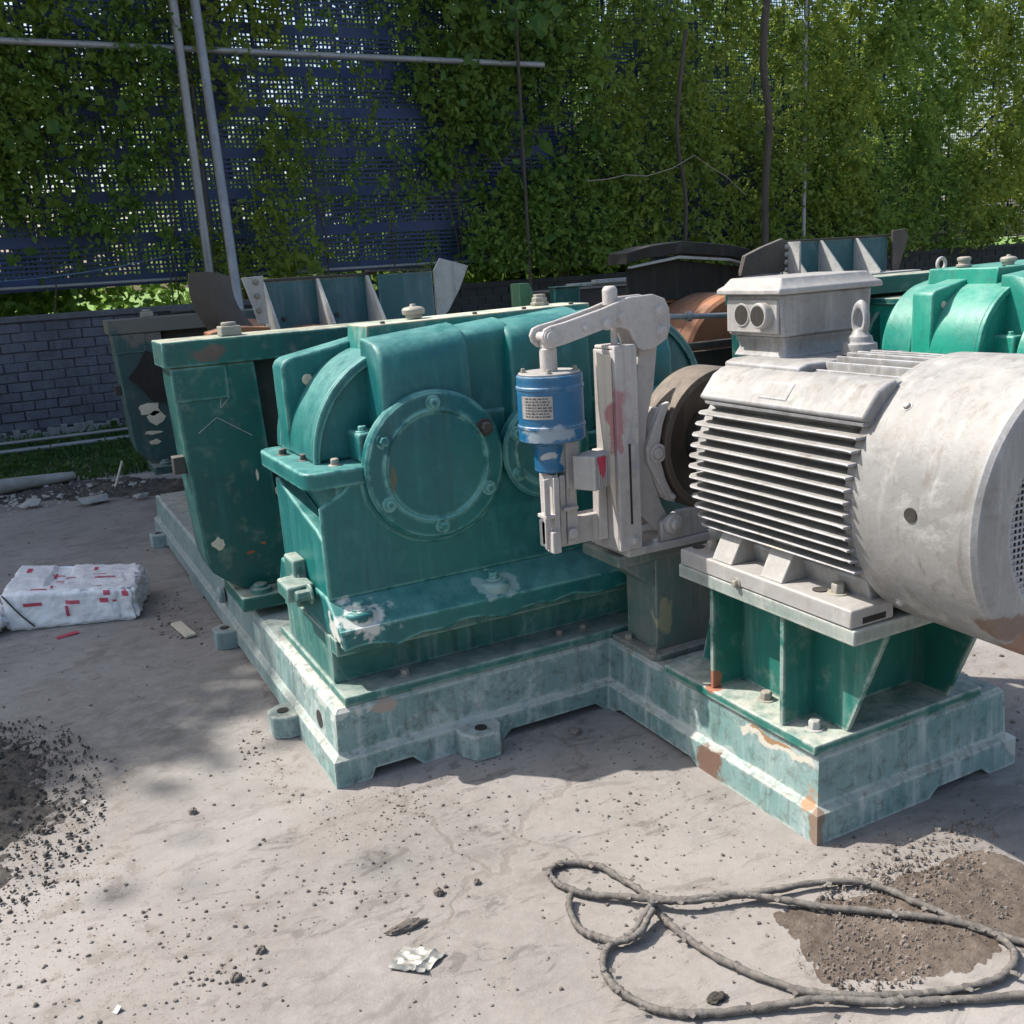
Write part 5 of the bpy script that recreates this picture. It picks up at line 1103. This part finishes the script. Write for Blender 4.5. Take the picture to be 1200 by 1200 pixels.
# trees behind the fence: their tall crowns shade the back of the yard
def crown_mesh(seed, rx, rz, n, s=.17):
    q = random.Random(seed); vs, fs = [], []; cl = []
    for _ in range(46):
        a = q.random()*6.283; z = q.uniform(-1,1); r = math.sqrt(max(0,1-z*z*.85))*q.uniform(.35,1)
        cl.append((Vector((math.cos(a)*r*rx, math.sin(a)*r*rx, z*rz)), q.uniform(.55,1.15)))
    for k in range(n):
        c, rr = cl[q.randrange(len(cl))]; v = Vector((q.gauss(0,.45), q.gauss(0,.45), q.gauss(0,.38)))*rr
        leaf(vs, fs, c+v, s*q.uniform(.6,1.3), q, .3)
    me = bpy.data.meshes.new('crown'); me.from_pydata([tuple(v) for v in vs], [], fs); me.materials.append(TREEL); return me
CR = [crown_mesh(i+1, 2.3, 4.6, 11500, .16) for i in range(3)]
CRD = crown_mesh(9, 2.2, 1.1, 42000, .17)
trees = [(-6.2,12.6,9.0,'tree far left outside the fence corner, filling the left sky'),(-3.0,12.0,10.,'tall tree behind the fence at the left edge'),(-.3,11.6,8.5,'tree seen through the blue mesh left of the leaning pole'),(2.6,12.2,9.5,'tree behind the mesh right of the leaning pole'),
         (5.4,11.4,9.,'tree with dark trunk behind the middle of the fence'),(8.2,12.4,6.5,'tree behind the vines above the dark roof plate'),(10.9,12.4,5.2,'tree with grey trunk behind the pale fence post'),(14.,12.6,5.0,'tree behind the fence above the teal hopper'),(17.5,12.8,5.2,'tree behind the fence at the right edge')]
for i, (x, y, z, lb_) in enumerate(trees):
    t = thing('tree', lb_, 'tree', (x, y, 0)); q = random.Random(i+70)
    o = bpy.data.objects.new('crown', CR[i % 3]); COL.objects.link(o); o.parent = t; o.location = (0,0,z-2.2); o.rotation_euler = (0,0,q.random()*6); o.scale = (1.,1.,1.12 if x < 8 else .62)
    if (0 < x < 8 and not 2 < x < 5):
        o = bpy.data.objects.new('crown', CR[(i+1) % 3]); COL.objects.link(o); o.parent = t; o.location = (.3,.4,4.0); o.scale = (.85,.6,.5)
    mb = MB(); P = [Vector((x,y,0)), Vector((x+.08,y,1.5)), Vector((x-.05,y+.05,3.2)), Vector((x+.1,y,5.5)), Vector((x,y,8.5)), Vector((x+.1,y,12))]
    mb.tube(catmull(P if x < 8 else P[:4],4), .1, 10, rf=lambda k: .15-.0055*k)
    for _ in range(9):
        h = q.uniform(2.4,9 if x < 8 else 5); a = q.random()*6.3; L = q.uniform(.9,2.2); p0 = Vector((x,y,h)); p1 = p0+Vector((math.cos(a)*L*.5,math.sin(a)*L*.5,.5)); p2 = p0+Vector((math.cos(a)*L,math.sin(a)*L,.9+q.random()))
        mb.tube([p0,p1,p2], .04, 6, rf=lambda k: .05-.018*k)
    build('trunk', mb, BARK, t, smooth=60)
# overhanging trees just outside the left of the picture
for (x, y, lb_, crowns) in ((-7.6,9.0,'broad tree left of the yard whose shade falls across the back ground',((1.9,-1.3,8.0),(-.2,-1.2,8.6),(.8,.9,9.4),(1.5,-2.0,6.9))),(-4.0,10.6,'tree leaning over the fence, high above the left edge',((-.4,-2.3,8.2),(1.7,-2.1,8.6),(1.0,0,9.6),(3.7,-1.0,8.6),(5.8,-.8,8.8)))):
    t = thing('tree', lb_, 'tree', (x,y,0))
    for d_ in crowns:
        o = bpy.data.objects.new('crown', CRD); COL.objects.link(o); o.parent = t; o.location = d_
    mb = MB(); mb.tube([(x,y,0),(x+.1,y-.1,2.5),(x+.1,y-.4,5),(x+.2,y-.6,8)], .2, 10, rf=lambda k: .22-.04*k); build('trunk', mb, BARK, t)
# bushes and undergrowth behind the fence
def bush(name, cx, cy, rx, ry, h, n, mat, label, seed, s=.09):
    q = random.Random(seed); vs, fs = [], []
    for _ in range(n):
        a = q.random()*6.283; r = math.sqrt(q.random()); z = h*q.random()**.8*(1-.5*r*r); leaf(vs, fs, Vector((cx+rx*r*math.cos(a), cy+ry*r*math.sin(a), z)), s*q.uniform(.6,1.4), q, -.2)
    return leaf_object(name, vs, fs, mat, None, 'stuff', (cx,cy,0), label=label, category='undergrowth')
bush('undergrowth', 11.5, 14.5, 9.5, 1.6, 2.6, 20000, TREEL, 'dark bushes seen through the lower part of the mesh fence', 5, .22)
bush('hedge', 11.5, 16.5, 11, 1.6, 7.5, 30000, TREEL, 'loose tall hedge far behind the fence', 15, .2)
bush('verge_weeds', 1.0, 10.3, 4.0, .35, 1.62, 6500, GRASSM, 'weeds tinted bright as if sunlit, right behind the low wall', 6, .08)
# field behind
FIELD = NT('sunlit_field'); _c = FIELD.mix(FIELD.mr(FIELD.noise(.6,5,.7),.35,.7),(.10,.19,.03),(.16,.26,.05)); _c = FIELD.mix(FIELD.math('MULTIPLY',FIELD.mr(FIELD.noise(9,4,.7),.5,.7),.5),_c,(.07,.13,.02)); FIELD.l(_c, FIELD.bsdf.inputs['Base Color']); FIELD.bsdf.inputs['Roughness'].default_value=1; FIELD = FIELD.m
mb = MB(); bm = mb.bm; bm.faces.new([bm.verts.new(p) for p in ((-250,9.75,.006),(260,9.75,.006),(260,390,.006),(-250,390,.006))]); build('field', mb, FIELD, None, smooth=0, kind='structure')
fa = thing('farm_building', 'long pale building with grey roof glimpsed through the fence gap', 'building', (18,34,0))
mb = MB(); mb.box(9,27,32,40,0,2.6); build('wall', mb, paint('pale_wall',(.5,.5,.5),(.42,.43,.44)), fa)
mb = MB(); mb.prism([(31.4,2.6),(40.6,2.6),(36,4.6)], 'X', 8.6, 27.4); build('roof', mb, paint('grey_roof',(.16,.2,.25),(.12,.16,.2)), fa)
for x in range(5):
    mb = MB(); mb.box(10.5+x*3.3,11.9+x*3.3,31.96,32.02,1.0,2.0); w_ = build('window', mb, DARK, fa)
    mb = MB(); mb.box(10.4+x*3.3,12.0+x*3.3,31.93,32.0,.92,.995); build('sill', mb, GUS, w_)
# grass before the wall
def grass(name, x0, x1, y0, y1, n, h, mat, label, seed):
    q = random.Random(seed); vs, fs = [], []
    for _ in range(n):
        x, y = q.uniform(x0,x1), q.uniform(y0,y1); hh = h*q.uniform(.4,1.2)*(0.5+.9*max(0,noise.noise(Vector((x*2,y*2,0)))+.4)); a = q.random()*6.28; b = Vector((math.cos(a),math.sin(a),0))*.008; l_ = Vector((q.gauss(0,.3),q.gauss(0,.3),1))*hh
        i = len(vs); p = Vector((x,y,0)); vs += [p-b, p+b, p+l_]; fs.append((i,i+1,i+2))
        if q.random() < .35: leaf(vs, fs, p+l_*.8, .05*q.uniform(.5,1.4), q, 0)
    return leaf_object(name, vs, fs, mat, None, 'stuff', (x0,y0,0), label=label, category='grass')
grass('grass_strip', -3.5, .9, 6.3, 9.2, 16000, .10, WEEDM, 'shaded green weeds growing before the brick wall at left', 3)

# repeats share a group
GR = {'climbing_vine': 'vines climbing the windbreak fence', 'tree': 'trees behind and beside the fence', 'clod': 'loose clods on the concrete', 'gearbox': 'teal gearboxes of the crushers',
      'roll_crusher': 'roll crushers in the yard', 'feed_hopper': 'gusseted feed hoppers', 'litter_scrap': 'litter scraps on the dark soil', 'low_pipe': 'low pipes before the brick wall'}
for o in list(bpy.data.objects):
    if o.parent is None and 'label' in o and o.name.split('.')[0] in GR: o['group'] = GR[o.name.split('.')[0]]
